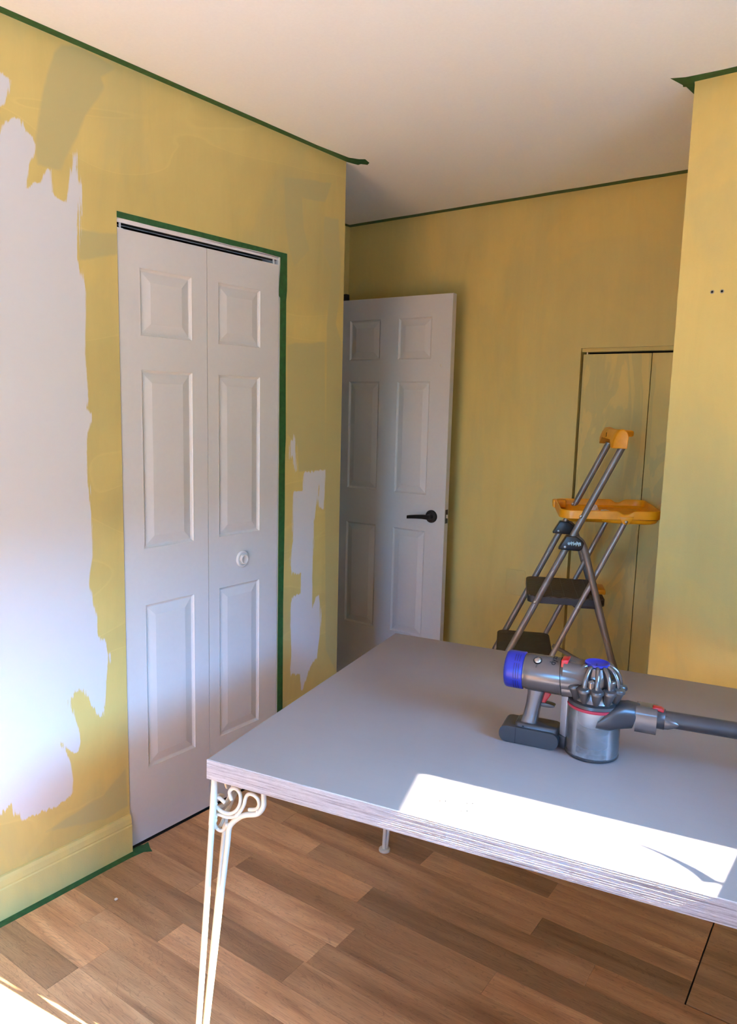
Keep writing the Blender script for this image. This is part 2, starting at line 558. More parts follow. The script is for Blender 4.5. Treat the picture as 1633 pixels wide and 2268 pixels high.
def tube_geo(pts, r, n=10, closed=False, caps=True):
    pts = [Vector(p) for p in pts]
    rs = r if isinstance(r, (list, tuple)) else [r] * len(pts)
    m = len(pts)
    tang = []
    for i in range(m):
        if closed:
            t = pts[(i + 1) % m] - pts[i - 1]
        else:
            t = pts[min(i + 1, m - 1)] - pts[max(i - 1, 0)]
        tang.append(t.normalized())
    ref = Vector((0, 0, 1)) if abs(tang[0].z) < 0.9 else Vector((1, 0, 0))
    nrm = (ref - tang[0] * ref.dot(tang[0])).normalized()
    V, F = [], []
    for i in range(m):
        nrm = (nrm - tang[i] * nrm.dot(tang[i])).normalized()
        bi = tang[i].cross(nrm)
        for k in range(n):
            a = 2 * PI * k / n
            V.append(pts[i] + (nrm * math.cos(a) + bi * math.sin(a)) * rs[i])
    for i in range(m if closed else m - 1):
        j = (i + 1) % m
        for k in range(n):
            F.append((i * n + k, i * n + (k + 1) % n, j * n + (k + 1) % n, j * n + k))
    if caps and not closed:
        F.append(tuple(range(n))[::-1])
        F.append(tuple((m - 1) * n + k for k in range(n)))
    return V, F

def spline(pts, sub=4):
    """Catmull-Rom through the points"""
    P = [Vector(p) for p in pts]
    out = []
    for i in range(len(P) - 1):
        p0 = P[i - 1] if i else P[0] * 2 - P[1]
        p1, p2 = P[i], P[i + 1]
        p3 = P[i + 2] if i + 2 < len(P) else P[-1] * 2 - P[-2]
        for k in range(sub):
            t = k / sub
            out.append(0.5 * ((2 * p1) + (p2 - p0) * t + (2 * p0 - 5 * p1 + 4 * p2 - p3) * t * t + (3 * p1 - p0 - 3 * p2 + p3) * t ** 3))
    out.append(P[-1])
    return out

def lathe_geo(prof, n=32, axis='Z', origin=(0, 0, 0)):
    """prof: list of (radius, height); closes with poles where radius is 0"""
    o = Vector(origin)
    V, F, rings = [], [], []
    for r, hgt in prof:
        if r < 1e-6:
            rings.append([len(V)])
            V.append((0, 0, hgt))
        else:
            rings.append(list(range(len(V), len(V) + n)))
            for k in range(n):
                a = 2 * PI * k / n
                V.append((r * math.cos(a), r * math.sin(a), hgt))
    for A, B in zip(rings[:-1], rings[1:]):
        if len(A) == 1 and len(B) == 1:
            continue
        for k in range(n):
            k2 = (k + 1) % n
            if len(A) == 1:
                F.append((A[0], B[k2], B[k]))
            elif len(B) == 1:
                F.append((A[k], A[k2], B[0]))
            else:
                F.append((A[k], A[k2], B[k2], B[k]))
    def tr(p):
        x, y, z = p
        if axis == 'X':
            q = (z, x, y)
        elif axis == 'Y':
            q = (x, z, -y)
        elif axis == '-Y':
            q = (x, -z, y)
        else:
            q = (x, y, z)
        return Vector(q) + o
    return [tr(p) for p in V], F

def loft_geo(sections, caps=True):
    """sections: equal length closed loops of points"""
    n = len(sections[0])
    V = [Vector(p) for s in sections for p in s]
    F = []
    for i in range(len(sections) - 1):
        for k in range(n):
            F.append((i * n + k, i * n + (k + 1) % n, (i + 1) * n + (k + 1) % n, (i + 1) * n + k))
    if caps:
        F.append(tuple(range(n))[::-1])
        F.append(tuple((len(sections) - 1) * n + k for k in range(n)))
    return V, F

def rrect(hx, hy, r, n=4):
    """rounded rectangle loop around the origin"""
    pts = []
    for cx, cy, a0 in ((hx - r, hy - r, 0), (-hx + r, hy - r, PI / 2), (-hx + r, -hy + r, PI), (hx - r, -hy + r, 1.5 * PI)):
        for k in range(n + 1):
            a = a0 + (PI / 2) * k / n
            pts.append((cx + r * math.cos(a), cy + r * math.sin(a)))
    return pts

def prism_geo(poly, a, b, plane='xz'):
    """extrude a polygon; plane xz extrudes along y from a to b, xy along z, yz along x"""
    def mk(p, t):
        if plane == 'xz':
            return (p[0], t, p[1])
        if plane == 'xy':
            return (p[0], p[1], t)
        return (t, p[0], p[1])
    n = len(poly)
    V = [mk(p, a) for p in poly] + [mk(p, b) for p in poly]
    F = [tuple(range(n))[::-1], tuple(range(n, 2 * n))]
    for k in range(n):
        F.append((k, (k + 1) % n, n + (k + 1) % n, n + k))
    return V, F

def part(name, geo, mat, parent, smooth=40, bevel=0.0, seg=2):
    if bevel:
        mb = MB()
        mb.add(*geo)
        return mb.build(name, mat, parent, bevel=bevel, seg=seg)
    return mesh(name, geo[0], geo[1], mat, parent, smooth=smooth)

def empty(name, loc=(0, 0, 0), rz=0.0):
    o = bpy.data.objects.new(name, None)
    o.empty_display_size = 0.1
    COL.objects.link(o)
    o.location = loc
    o.rotation_euler = (0, 0, rz)
    return o

def tag(o, label, cat, group=None):
    o['label'] = label
    o['category'] = cat
    if group:
        o['group'] = group
    return o

def struct(o, label=None):
    o['kind'] = 'structure'
    if label:
        o['label'] = label
    return o

def copy_tree(o, parent=None):
    c = o.copy()
    COL.objects.link(c)
    if parent is not None:
        c.parent = parent
    for ch in list(o.children):
        copy_tree(ch, c)
    return c

# ================================================================== the room shell
H = 2.44
XR = 0.55        # window wall, inner face
YF = 2.41        # wall that faces the camera on the right, and end of the closet wall
YB = 3.27        # alcove back wall
YS = -2.4        # wall behind the camera

# traced outlines of the unpainted patches (W*) and second-coat patches (D*), metres on the wall (y, z)
PAINT = {
 'W0': [(-1.5,2.295),(1.013,2.295),(1.024,2.298),(1.044,2.292),(1.049,2.287),(1.048,2.268),(1.041,2.244),(1.03,2.222),(1.02,2.215),(1.009,2.209),(-1.5,2.209)],
 'W1': [(-1.5,2.141),(1.005,2.141),(1.02,2.149),(1.025,2.168),(1.035,2.184),(1.055,2.196),(1.072,2.201),(1.078,2.184),(1.087,2.173),(1.102,2.166),(1.113,2.153),(1.113,2.137),(1.102,2.109),(1.093,2.092),(1.088,2.057),(1.084,2.032),(1.103,2.05),(1.123,2.054),(1.13,2.073),(1.141,2.094),(1.152,2.096),(1.154,2.067),(1.155,2.038),(1.171,2.024),(1.195,2.02),(1.199,2.032),(1.21,2.09),(1.222,2.148),(1.228,2.166),(1.233,2.152),(1.231,2.121),(1.235,2.092),(1.244,2.064),(1.24,2.025),(1.234,1.972),(1.226,1.869),(1.235,1.839),(1.245,1.803),(1.248,1.789),(1.246,1.72),(1.239,1.612),(1.243,1.538),(1.247,1.478),(1.242,1.454),(1.257,1.435),(1.257,1.42),(1.244,1.383),(1.237,1.349),(1.235,1.302),(1.237,1.253),(1.244,1.214),(1.242,1.19),(1.247,1.145),(1.246,1.062),(1.246,1.011),(1.235,0.961),(1.232,0.926),(1.242,0.885),(1.248,0.835),(1.252,0.769),(1.266,0.755),(1.278,0.741),(1.283,0.718),(1.295,0.691),(1.293,0.67),(1.284,0.631),(1.278,0.583),(1.269,0.534),(1.261,0.497),(1.249,0.506),(1.239,0.531),(1.224,0.555),(1.205,0.587),(1.194,0.605),(1.179,0.609),(1.166,0.594),(1.154,0.584),(1.157,0.565),(1.169,0.528),(1.182,0.483),(1.187,0.44),(1.18,0.412),(1.165,0.41),(1.146,0.432),(1.126,0.455),(1.139,0.427),(1.153,0.386),(1.159,0.326),(1.154,0.287),(1.136,0.273),(1.095,0.267),(1.001,0.269),(0.98,0.293),(0.971,0.314),(0.964,0.33),(0.948,0.322),(0.935,0.315),(0.922,0.314),(-1.5,0.314)],
 'W2': [(2.122,1.36),(2.135,1.33),(2.138,1.284),(2.142,1.223),(2.132,1.215),(2.126,1.235),(2.121,1.27),(2.113,1.28),(2.1,1.275),(2.1,1.311),(2.105,1.339),(2.117,1.344)],
 'W3': [(2.181,1.214),(2.312,1.218),(2.311,1.134),(2.305,1.054),(2.291,1.056),(2.274,1.07),(2.273,1.108),(2.28,1.164),(2.264,1.129),(2.259,1.092),(2.255,1.055),(2.247,1.009),(2.242,0.851),(2.241,0.794),(2.244,0.647),(2.268,0.69),(2.288,0.704),(2.296,0.597),(2.292,0.515),(2.274,0.425),(2.246,0.405),(2.219,0.371),(2.189,0.305),(2.178,0.308),(2.172,0.384),(2.12,0.394),(2.115,0.419),(2.119,0.497),(2.115,0.572),(2.111,0.69),(2.126,0.717),(2.171,0.722),(2.172,0.805),(2.12,0.814),(2.109,0.851),(2.115,0.941),(2.123,0.925),(2.117,0.982),(2.12,1.12),(2.125,1.143),(2.177,1.139)],
 'D1': [(1.197,2.424),(1.176,2.397),(1.151,2.337),(1.135,2.283),(1.126,2.228),(1.116,2.166),(1.114,2.131),(1.117,2.099),(1.185,2.098),(1.198,2.131),(1.236,2.207),(1.256,2.262),(1.304,2.327),(1.323,2.361),(1.312,2.384),(1.367,2.426),(1.255,2.439)],
 'D2': [(1.232,1.952),(1.359,1.964),(1.358,1.91),(1.272,1.883),(1.229,1.871)],
 'D3': [(2.056,2.296),(2.144,2.31),(2.319,2.337),(2.284,2.257),(2.15,2.249),(2.162,2.141),(2.196,2.067),(2.115,1.994),(2.087,2.048),(2.067,2.13)],
 'D4': [(2.28,2.206),(2.367,2.214),(2.389,2.042),(2.384,1.92),(2.364,1.807),(2.404,1.726),(2.411,1.398),(2.407,0.323),(2.334,0.443),(2.312,1.106),(2.309,1.475),(2.306,1.796),(2.331,2.009),(2.278,2.069)],
 'D5': [(2.082,1.701),(2.119,1.709),(2.297,1.73),(2.315,1.218),(2.152,1.218),(2.146,1.315),(2.082,1.369)],
 'D6': [(1.344,0.295),(1.262,0.234),(1.104,0.207),(1.067,0.199),(1.259,0.152),(1.35,0.159)],
}


def sdf(poly, py, pz):
    """signed distance, positive inside"""
    P = np.array(poly, float)
    Q = np.roll(P, -1, 0)
    best = np.full(py.shape, 1e9)
    inside = np.zeros(py.shape, bool)
    for (ax, az), (bx, bz) in zip(P, Q):
        dx, dz = bx - ax, bz - az
        L = dx * dx + dz * dz + 1e-12
        t = np.clip(((py - ax) * dx + (pz - az) * dz) / L, 0, 1)
        best = np.minimum(best, (py - ax - t * dx) ** 2 + (pz - az - t * dz) ** 2)
        c = (az > pz) != (bz > pz)
        xs = ax + (pz - az) * dx / (dz if abs(dz) > 1e-12 else 1e-12)
        inside ^= c & (py < xs)
    return np.where(inside, 1, -1) * np.sqrt(best)

DO0, DO1, DOH = 1.355, 2.040, 2.031      # closet opening in the left wall

def build_left_wall():
    ys = np.concatenate([np.linspace(YS, 0.5, 9)[:-1], np.arange(0.5, DO0, 0.006), np.arange(DO0, DO1, 0.0065), np.linspace(DO1, YF - 0.002, 62)])
    zs = np.concatenate([np.arange(0, DOH, 0.0065), np.linspace(DOH, H, 60)])
    yy, zz = np.meshgrid(ys, zs, indexing='ij')
    nz = len(zs)
    V = np.stack([np.full(yy.size, -2.0), yy.ravel(), zz.ravel()], 1)
    i, j = np.meshgrid(np.arange(len(ys) - 1), np.arange(nz - 1), indexing='ij')
    ym = (ys[:-1] + ys[1:])[i] / 2
    zm = (zs[:-1] + zs[1:])[j] / 2
    keep = ~((ym > DO0) & (ym < DO1) & (zm < DOH))
    i, j = i[keep], j[keep]
    F = np.stack([i * nz + j, (i + 1) * nz + j, (i + 1) * nz + j + 1, i * nz + j + 1], 1)
    me = bpy.data.meshes.new('wall_left')
    me.vertices.add(len(V))
    me.vertices.foreach_set('co', V.ravel())
    me.loops.add(F.size)
    me.loops.foreach_set('vertex_index', F.ravel())
    me.polygons.add(len(F))
    me.polygons.foreach_set('loop_start', np.arange(0, F.size, 4))
    me.polygons.foreach_set('loop_total', np.full(len(F), 4))
    me.update(calc_edges=True)
    me.validate()
    py, pz = V[:, 1], V[:, 2]
    bare = np.max([sdf(PAINT[k], py, pz) for k in ('W0', 'W1', 'W2', 'W3')], 0)
    coat = np.max([sdf(PAINT[k], py, pz) for k in ('D1', 'D2', 'D3', 'D4', 'D5', 'D6')], 0)
    for nm, d in (('bare', bare), ('coat', coat)):
        a = me.attributes.new(nm, 'FLOAT', 'POINT')
        a.data.foreach_set('value', d.astype(np.float32))
    return struct(link('wall_left', me, None, M['left_wall']))

build_left_wall()

# closet behind the bifold door, and the end of the closet that faces into the alcove
mb = MB()
mb.box((-2.60, 0.9, 0.0), (-2.56, YF - 0.06, H))
mb.box((-2.60, 0.9, 0.0), (-2.02, 0.94, H))
struct(mb.build('wall_closet', M['dark']))
struct(MB().box((-2.68, YF - 0.06, 0.0), (-2.0035, YF, H)).quad((-2.0035, YF, 0), (-1.99999, YF - 0.002, 0), (-1.99999, YF - 0.002, H), (-2.0035, YF, H)).build('wall_closet_end', M['yellow_b']))
struct(MB().box((-2.05, YS, 0.0), (-2.004, DO0 - 0.03, H)).box((-2.05, DO1 + 0.03, 0.0), (-2.004, YF - 0.06, H)).box((-2.05, DO0 - 0.03, DOH + 0.02), (-2.004, DO1 + 0.03, H)).build('wall_left_core', M['dark']))

# alcove: entry wall (far left), back wall with the low closet opening, right return
CL0, CL1, CLH = -1.330, -0.715, 1.760
mb = MB()
mb.box((-2.78, YF, 0.0), (-2.68, 2.46, H)).box((-2.78, 3.06, 0.0), (-2.68, YB + 0.1, H)).box((-2.78, 2.46, 2.05), (-2.68, 3.06, H))
struct(mb.build('wall_entry', M['yellow_b']))
mb = MB()
mb.box((-3.6, 2.2, 0), (-3.55, 3.4, H)).box((-3.6, 2.2, 0), (-2.78, 2.25, H)).box((-3.6, 3.35, 0), (-2.78, 3.4, H)).box((-3.6, 2.2, -0.05), (-2.68, 3.4, -0.012)).box((-3.6, 2.2, H), (-2.78, 3.4, H + .05))
struct(mb.build('wall_hall', M['hall']))
mb = MB()
mb.box((-2.68, YB, 0.0), (CL0, YB + 0.1, H)).box((CL1, YB, 0.0), (-0.586, YB + 0.1, H)).box((CL0, YB, CLH), (CL1, YB + 0.1, H))
struct(mb.build('wall_back', M['yellow_b']))
mb = MB()
mb.box((CL0 - 0.02, YB + 0.5, 0), (CL1 + 0.02, YB + 0.54, 1.9)).box((CL0 - 0.04, YB + 0.1, 0), (CL0 - 0.01, YB + 0.5, 1.9)).box((CL1 + 0.01, YB + 0.1, 0), (CL1 + 0.04, YB + 0.5, 1.9)).box((CL0 - .02, YB + .1, 1.86), (CL1 + .02, YB + .5, 1.9))
struct(mb.build('wall_back_closet', M['dark']))
mb = MB()
mb.box((-0.686, YF, 0.0), (XR + 0.12, YF + 0.1, H)).box((-0.686, YF + 0.1, 0.0), (-0.586, YB, H))
struct(mb.build('wall_right', M['yellow'], bevel=0.0))
FX0, FX1, FZ0, FZ1 = -0.45, 0.30, 0.95, 2.05      # unseen window added behind the camera to brighten the facing walls
struct(MB().box((-2.1, YS - 0.1, 0), (FX0, YS, H)).box((FX1, YS - 0.1, 0), (XR + 0.12, YS, H)).box((FX0, YS - 0.1, 0), (FX1, YS, FZ0)).box((FX0, YS - 0.1, FZ1), (FX1, YS, H)).build('wall_front', M['primer']))
w3 = struct(empty('window_3', (0.5 * (FX0 + FX1), YS - 0.05, FZ0)))
mb = MB()
fw, fh = 0.5 * (FX1 - FX0), FZ1 - FZ0
for x in (-fw + 0.02, 0.0, fw - 0.02):
    mb.box((x - 0.02, -0.02, 0.0), (x + 0.02, 0.02, fh))
mb.box((-fw, -0.02, 0.0), (fw, 0.02, 0.035)).box((-fw, -0.02, fh - 0.035), (fw, 0.02, fh))
mb.build('window_frame', M['white_trim'], w3)
for s in (-1, 0):
    MB().box((s * fw, -0.002, 0.035), (s * fw + fw, 0.002, fh - 0.035)).build('pane', M['glass'], w3)

# window wall with two openings: a shallow window beside the table, a taller unseen one added further back for fill light
WINS = ((0.648, 1.5324, 1.235, 2.08), (-2.20, 0.45, 0.80, 2.08))
mb = MB()
mb.box((XR, YS, 0), (XR + 0.12, -2.20, H)).box((XR, 0.45, 0), (XR + 0.12, 0.648, H)).box((XR, 1.5324, 0), (XR + 0.12, YF, H))
for wy0, wy1, wz0, wz1 in WINS:
    mb.box((XR, wy0, 0), (XR + 0.12, wy1, wz0)).box((XR, wy0, wz1), (XR + 0.12, wy1, H))
struct(mb.build('wall_window', M['primer']))
for n, (wy0, wy1, wz0, wz1) in enumerate(WINS):
    win = struct(empty('window_%d' % (n + 1), (XR + 0.06, 0.5 * (wy0 + wy1), wz0)))  # the second window is made up to bring in light
    wh = 0.5 * (wy1 - wy0)
    hh = wz1 - wz0
    mull = [-wh + 0.013, wh - 0.004] if n == 0 else [-wh + 0.013, -wh / 3, wh / 3, wh - 0.013]
    mb = MB()
    for i, y in enumerate(mull):
        e = 0.004 if (n == 0 and i == 1) else 0.013
        mb.box((0.0, y - e, 0.0), (0.04, y + e, hh))
    mb.box((0.0, -wh, 0.0), (0.04, wh, 0.025)).box((0.0, -wh, hh - 0.03), (0.04, wh, hh))
    mb.build('window_frame', M['white_trim'], win)
    for a, c in zip(mull[:-1], mull[1:]):
        MB().box((0.018, a, 0.025), (0.022, c, hh - 0.03)).build('pane', M['glass'], win)
    MB().box((-0.085, -wh - 0.03, 0.0), (0.0, wh + 0.03, 0.02)).build('window_sill', M['white_trim'], win, bevel=0.004)
    if n == 0:
        cw = [(0.515, 1.372, 1.252), (0.502, 1.390, 1.262), (0.50, 1.407, 1.283), (0.50, 1.420, 1.305), (0.50, 1.429, 1.326), (0.50, 1.4355, 1.343)]
        off = Vector(win.location)
        g = tube_geo([Vector(p) - off for p in spline(cw, 3)], [0.012 - 0.0088 * (i / 15) ** 0.6 for i in range(16)], 10)
        part('crank_handle', g, M['white_trim'], win)

# eave shaped to the sun patch; unseen yard and hedge added for light
struct(MB().add(*prism_geo([(0.67, -3.4), (1.42, -3.4), (1.42, 0.760), (1.098, 1.630), (1.0, 1.86), (1.0, 3.0), (0.67, 3.0)], 2.032, 2.2, 'xy')).build('trim_1', M['fascia']))
struct(MB().box((-30, -40, -0.4), (30, 24, -0.3)).build('yard', M['soil']))
hb = []
for k in range(46):
    yk = -22 + k * 1.0
    hk = 7.1 if yk > -7.2 else 12.3  # taller stretch blocks sky seen through the added rear window
    for j in range(9):
        hb.append((20 + 0.35 * mnoise.noise((k * 0.7, j * 0.8, 3.1)), yk, -0.3 + j * (hk + 0.3) / 8 + (0.25 * mnoise.noise((k * 0.9, 9.0, 1.0)) if j == 8 else 0)))
hv = hb + [(23.0, p[1], p[2]) for p in hb]
hf = []
for k in range(45):
    for j in range(8):
        a = k * 9 + j
        hf.append((a, a + 9, a + 10, a + 1))
    a = k * 9 + 8
    hf.append((a, a + 9, a + 9 + len(hb), a + len(hb)))
hedge = mesh('added_hedge', hv, hf, M['hedge'])
tag(hedge, 'unseen hedge added far outside the window to block low sky', 'hedge')

# floor: slab plus individual laminate strips
struct(MB().box((-2.8, YS - 0.1, -0.06), (XR + 0.12, YB + 0.1, -0.009)).build('subfloor', M['subfloor']))
struct(MB().box((-3.0, YS - 0.2, H), (XR + 0.2, YB + 0.2, H + 0.1)).build('ceiling', M['ceiling']))

FL = math.radians(2.7)
fc, fs = math.cos(FL), math.sin(FL)
floor = struct(empty('floor', (0, 0, 0), FL))
def to_st(x, y):
    return x * fc + y * fs, -x * fs + y * fc
W_ROW, T0 = 0.0925, 1.868
# observed strip ends and tones (row -> ends along the row, tone of each strip between them)
ENDS = {4: [-1.3, -0.283], 3: [-1.35, -0.283], 2: [-1.55, -0.721, -0.283], 1: [-1.95, -1.121, -0.283], 0: [-1.645, -0.699, -0.283], -1: [-1.453, -0.511], -2: [-1.178],
        -3: [-1.594, -0.716], -4: [-1.60, -1.114, -0.35], -5: [-1.622, -1.143], -6: [-1.150, -0.45], -7: [-1.522, -0.80], -8: [-1.75, -1.0], -9: [-1.604, -0.95], -10: [-1.610, -1.05]}
TONES = {4: [1.1, 0.9, 1.0], 3: [0.8, 1.1, 1.0], 2: [1.05, 0.78, 1.08, 0.92], 1: [0.9, 0.78, 1.12, 0.9], 0: [1.12, 1.02, 0.72, 0.95], -1: [1.2, 0.98, 1.0], -2: [1.18, 0.76],
         -3: [1.08, 0.84, 1.08], -4: [1.0, 1.26, 0.86, 0.8], -5: [0.95, 1.16, 0.90], -6: [0.84, 0.96, 0.9], -7: [0.86, 1.24, 0.95], -8: [1.16, 1.12, 0.92], -9: [1.26, 1.08, 0.9], -10: [0.85, 1.22, 0.95]}
rng = random.Random(5)
field_v, field_f = [], []
def xlims(y):
    """room span along x at this y"""
    if y < YF - 0.03:
        return -1.999, XR
    return -2.679, -0.687 if y > YF else XR
def plank_quad(sa, sb, ta, tb, x0, x1):
    """corners in the floor frame, clipped by the walls x0..x1"""
    out = []
    for t, s in ((ta, sa), (ta, sb), (tb, sb), (tb, sa)):
        lo = (x0 + t * fs) / fc
        hi = (x1 + t * fs) / fc
        out.append((min(max(s, lo), hi), t))
    return out
rmin = int((YS - T0) / W_ROW) - 1
rmax = int((YB - T0) / W_ROW) + 1
count = 0
for k in range(rmin, rmax + 1):
    ta, tb = T0 + k * W_ROW, T0 + (k + 1) * W_ROW
    yc = (ta + tb) / 2 - 1.0 * fs
    if ta + 0.05 > YB - 0.02 or tb < YS:
        continue
    x0, x1 = xlims(yc)
    ends = list(ENDS.get(k, []))
    tones = list(TONES.get(k, []))
    if not ends:
        s = -2.4 + rng.uniform(0.1, 0.8)
        while s < 0.8:
            ends.append(s)
            s += rng.uniform(0.42, 0.95)
        tones = [rng.choice((0.78, 0.88, 0.95, 1.02, 1.1, 1.2)) for _ in range(len(ends) + 1)]
    else:
        s = ends[-1] + 0.88
        while s < 0.8:
            ends.append(s)
            tones.append(rng.uniform(0.8, 1.15))
            s += 0.88
        if len(tones) < len(ends) + 1:
            tones += [1.0] * (len(ends) + 1 - len(tones))
    bounds = [-2.85] + ends + [0.85]
    for i in range(len(bounds) - 1):
        sa, sb = bounds[i], bounds[i + 1]
        gap = 0.0002
        ga = gb = gap
        gt = gap
        if k in (0, 1, 2, 3, 4):
            if abs(sa + 0.283) < 0.02:
                ga = 0.002
            if abs(sb + 0.283) < 0.02:
                gb = 0.002
        if k == 0 and sa > -0.30:
            ga, gbot = 0.002, 0.004
        else:
            gbot = gap
        q = plank_quad(sa + ga, sb - gb, ta + gbot, tb - gt, x0, x1)
        if min(q[1][0] - q[0][0], q[2][0] - q[3][0]) < 0.01:
            continue
        if tb - 0.002 > YB - 0.12:
            q = [(s_, min(t_, (YB - 0.001 - s_ * fs) / fc)) for s_, t_ in q]
            if q[2][1] - q[1][1] < 0.01 or q[3][1] - q[0][1] < 0.01:
                continue
        if ta < YS + 0.12:
            q = [(s_, max(t_, (YS + 0.001 - s_ * fs) / fc)) for s_, t_ in q]
            if q[2][1] - q[1][1] < 0.01 or q[3][1] - q[0][1] < 0.01:
                continue
        cx = (q[0][0] + q[1][0]) / 2
        cyy = (ta + tb) / 2
        b = 0.0004
        loc = [(s_ - cx, t_ - cyy) for s_, t_ in q]
        top = [(loc[0][0] + b, loc[0][1] + b, 0), (loc[1][0] - b, loc[1][1] + b, 0), (loc[2][0] - b, loc[2][1] - b, 0), (loc[3][0] + b, loc[3][1] - b, 0)]
        mid = [(x, y, -b) for x, y in loc]
        bot = [(x, y, -0.0085) for x, y in loc]
        V = top + mid + bot
        F = [(0, 1, 2, 3)]
        for a in (0, 4):
            for e in range(4):
                F.append((a + e, a + 4 + e, a + 4 + (e + 1) % 4, a + (e + 1) % 4))
        if yc < 0.25:
            n = len(field_v)
            field_v += [(x + cx, y + cyy, z) for x, y, z in V]
            field_f += [tuple(v + n for v in f) for f in F]
            continue
        p = mesh('plank', V, F, M['floor'], floor, fix=False)
        p.location = (cx, cyy, 0)
        tn = tones[i] if i < len(tones) else 1.0
        tn = 1.0 + (tn - 1.0) * 1.35
        warm = rng.uniform(-0.03, 0.03)
        p.color = (tn * (1 + warm), tn, tn * (1 - warm), 1)
        count += 1
fo = mesh('plank_field', field_v, field_f, M['floor'], floor, fix=False)
fo['kind'] = 'stuff'

# baseboards
BH = 0.130
prof = [(0.0, 0.0), (0.013, 0.0), (0.013, 0.092), (0.0105, 0.096), (0.0115, 0.101), (0.010, 0.118), (0.006, 0.128), (0.0, BH)]
def baseboard(name, p0, p1, nrm, mat):
    p0, p1, nrm = Vector(p0), Vector(p1), Vector(nrm)
    V, F = [], []
    n = len(prof)
    for p in (p0, p1):
        for d, z in prof:
            V.append(p + nrm * d + Vector((0, 0, z + 0.0005)))
    for i in range(n - 1):
        F.append((i, i + 1, n + i + 1, n + i))
    F += [tuple(range(n)), tuple(range(n, 2 * n))[::-1]]
    return struct(mesh(name, V, F, mat))
baseboard('baseboard_left', (-1.9995, YS + 0.01, 0), (-1.9995, DO0 - 0.001, 0), (1, 0, 0), M['yellow_trim'])
baseboard('baseboard_left_far', (-1.9995, DO1 + 0.036, 0), (-1.9995, YF - 0.003, 0), (1, 0, 0), M['yellow_trim'])
baseboard('baseboard_back', (-2.66, YB - 0.0005, 0), (CL0 - 0.002, YB - 0.0005, 0), (0, -1, 0), M['yellow_trim'])
baseboard('baseboard_right', (-0.685, YF - 0.0005, 0), (XR - 0.002, YF - 0.0005, 0), (0, -1, 0), M['yellow_trim'])

# ================================================================== doors
PANEL = [(0.0, 0.0), (0.0035, -0.0004), (0.006, 0.0035), (0.011, 0.0068), (0.0135, 0.0072), (0.016, 0.0066), (0.041, 0.0012), (0.0425, 0.0008)]
def leaf(name, parent, w, h, thick, us, zs, mat, off=(0, 0, 0)):
    """door slab (front at local y=0) with moulded panels as parts; us/zs are lists of (lo, hi)"""
    lf = empty(name) if False else None
    ub = [0.0] + [v for p in us for v in p] + [w]
    zb = [0.0] + [v for p in zs for v in p] + [h]
    V, F, idx = [], [], {}
    def vid(u, z, y=0.0):
        k = (round(u, 5), round(z, 5), round(y, 5))
        if k not in idx:
            idx[k] = len(V)
            V.append((u, y, z))
        return idx[k]
    for i in range(len(ub) - 1):
        for j in range(len(zb) - 1):
            if i % 2 and j % 2:
                continue
            F.append((vid(ub[i], zb[j]), vid(ub[i + 1], zb[j]), vid(ub[i + 1], zb[j + 1]), vid(ub[i], zb[j + 1])))
    e = 0.0015
    for a, b in zip(ub[:-1], ub[1:]):
        F.append((vid(a, 0), vid(b, 0), vid(b, 0, thick), vid(a, 0, thick)))
        F.append((vid(a, h), vid(b, h), vid(b, h, thick), vid(a, h, thick)))
    for a, b in zip(zb[:-1], zb[1:]):
        F.append((vid(0, a), vid(0, b), vid(0, b, thick), vid(0, a, thick)))
        F.append((vid(w, a), vid(w, b), vid(w, b, thick), vid(w, a, thick)))
    F.append(tuple([vid(u, 0, thick) for u in ub] + [vid(w, z, thick) for z in zb[1:]] + [vid(u, h, thick) for u in ub[::-1][1:]] + [vid(0, z, thick) for z in zb[::-1][1:-1]]))
    lf = mesh(name, V, F, mat, parent, fix=True)
    lf.location = off
    for (u0, u1) in us:
        for (z0, z1) in zs:
            PV, PF = [], []
            for d, y in PANEL:
                PV += [(u0 + d, y, z0 + d), (u1 - d, y, z0 + d), (u1 - d, y, z1 - d), (u0 + d, y, z1 - d)]
            for i in range(len(PANEL) - 1):
                for k in range(4):
                    PF.append((i * 4 + k, i * 4 + (k + 1) % 4, (i + 1) * 4 + (k + 1) % 4, (i + 1) * 4 + k))
            m = (len(PANEL) - 1) * 4
            PF.append((m, m + 1, m + 2, m + 3))
            pn = mesh('panel', PV, PF, mat, lf, fix=False)
    return lf

# door_1: white bifold closet door in the left wall (local x runs along +y, local y into the closet)
d1 = struct(empty('door_1', (-2.003, 0, 0), PI / 2), 'white six-panel bifold closet door framed by green tape')
zz = [(0.248, 0.816), (0.996, 1.570), (1.668, 1.877)]
leaf('door_leaf', d1, 0.3385, 1.977, 0.032, [(0.0725, 0.2785)], zz, M['white'], (1.3575, 0.0, 0.008))
leaf('door_leaf', d1, 0.3385, 1.977, 0.032, [(0.0440, 0.2480)], zz, M['white'], (1.6985, 0.0, 0.008))
g = lathe_geo([(0.0, 0.0), (0.030, 0.0), (0.030, 0.003), (0.0275, 0.0065), (0.024, 0.007), (0.0225, 0.0055), (0.0175, 0.0055), (0.0165, 0.0085), (0.0178, 0.0115), (0.0175, 0.0145), (0.0155, 0.0165), (0.0135, 0.0160), (0.0125, 0.0150), (0.0, 0.0152)], 40, '-Y', (1.856, 0.0, 0.912))
part('knob', g, M['white'], d1, smooth=50)
MB().box((DO0 - 0.001, -0.0022, 2.0125), (DO1, 0.09, DOH)).box((DO1, 0.002, 0.0), (DO1 + 0.02, 0.09, DOH)).box((DO0 - 0.02, 0.002, 0.0), (DO0 - 0.001, 0.09, DOH)).build('jamb', M['white_trim'], d1)
mb = MB()
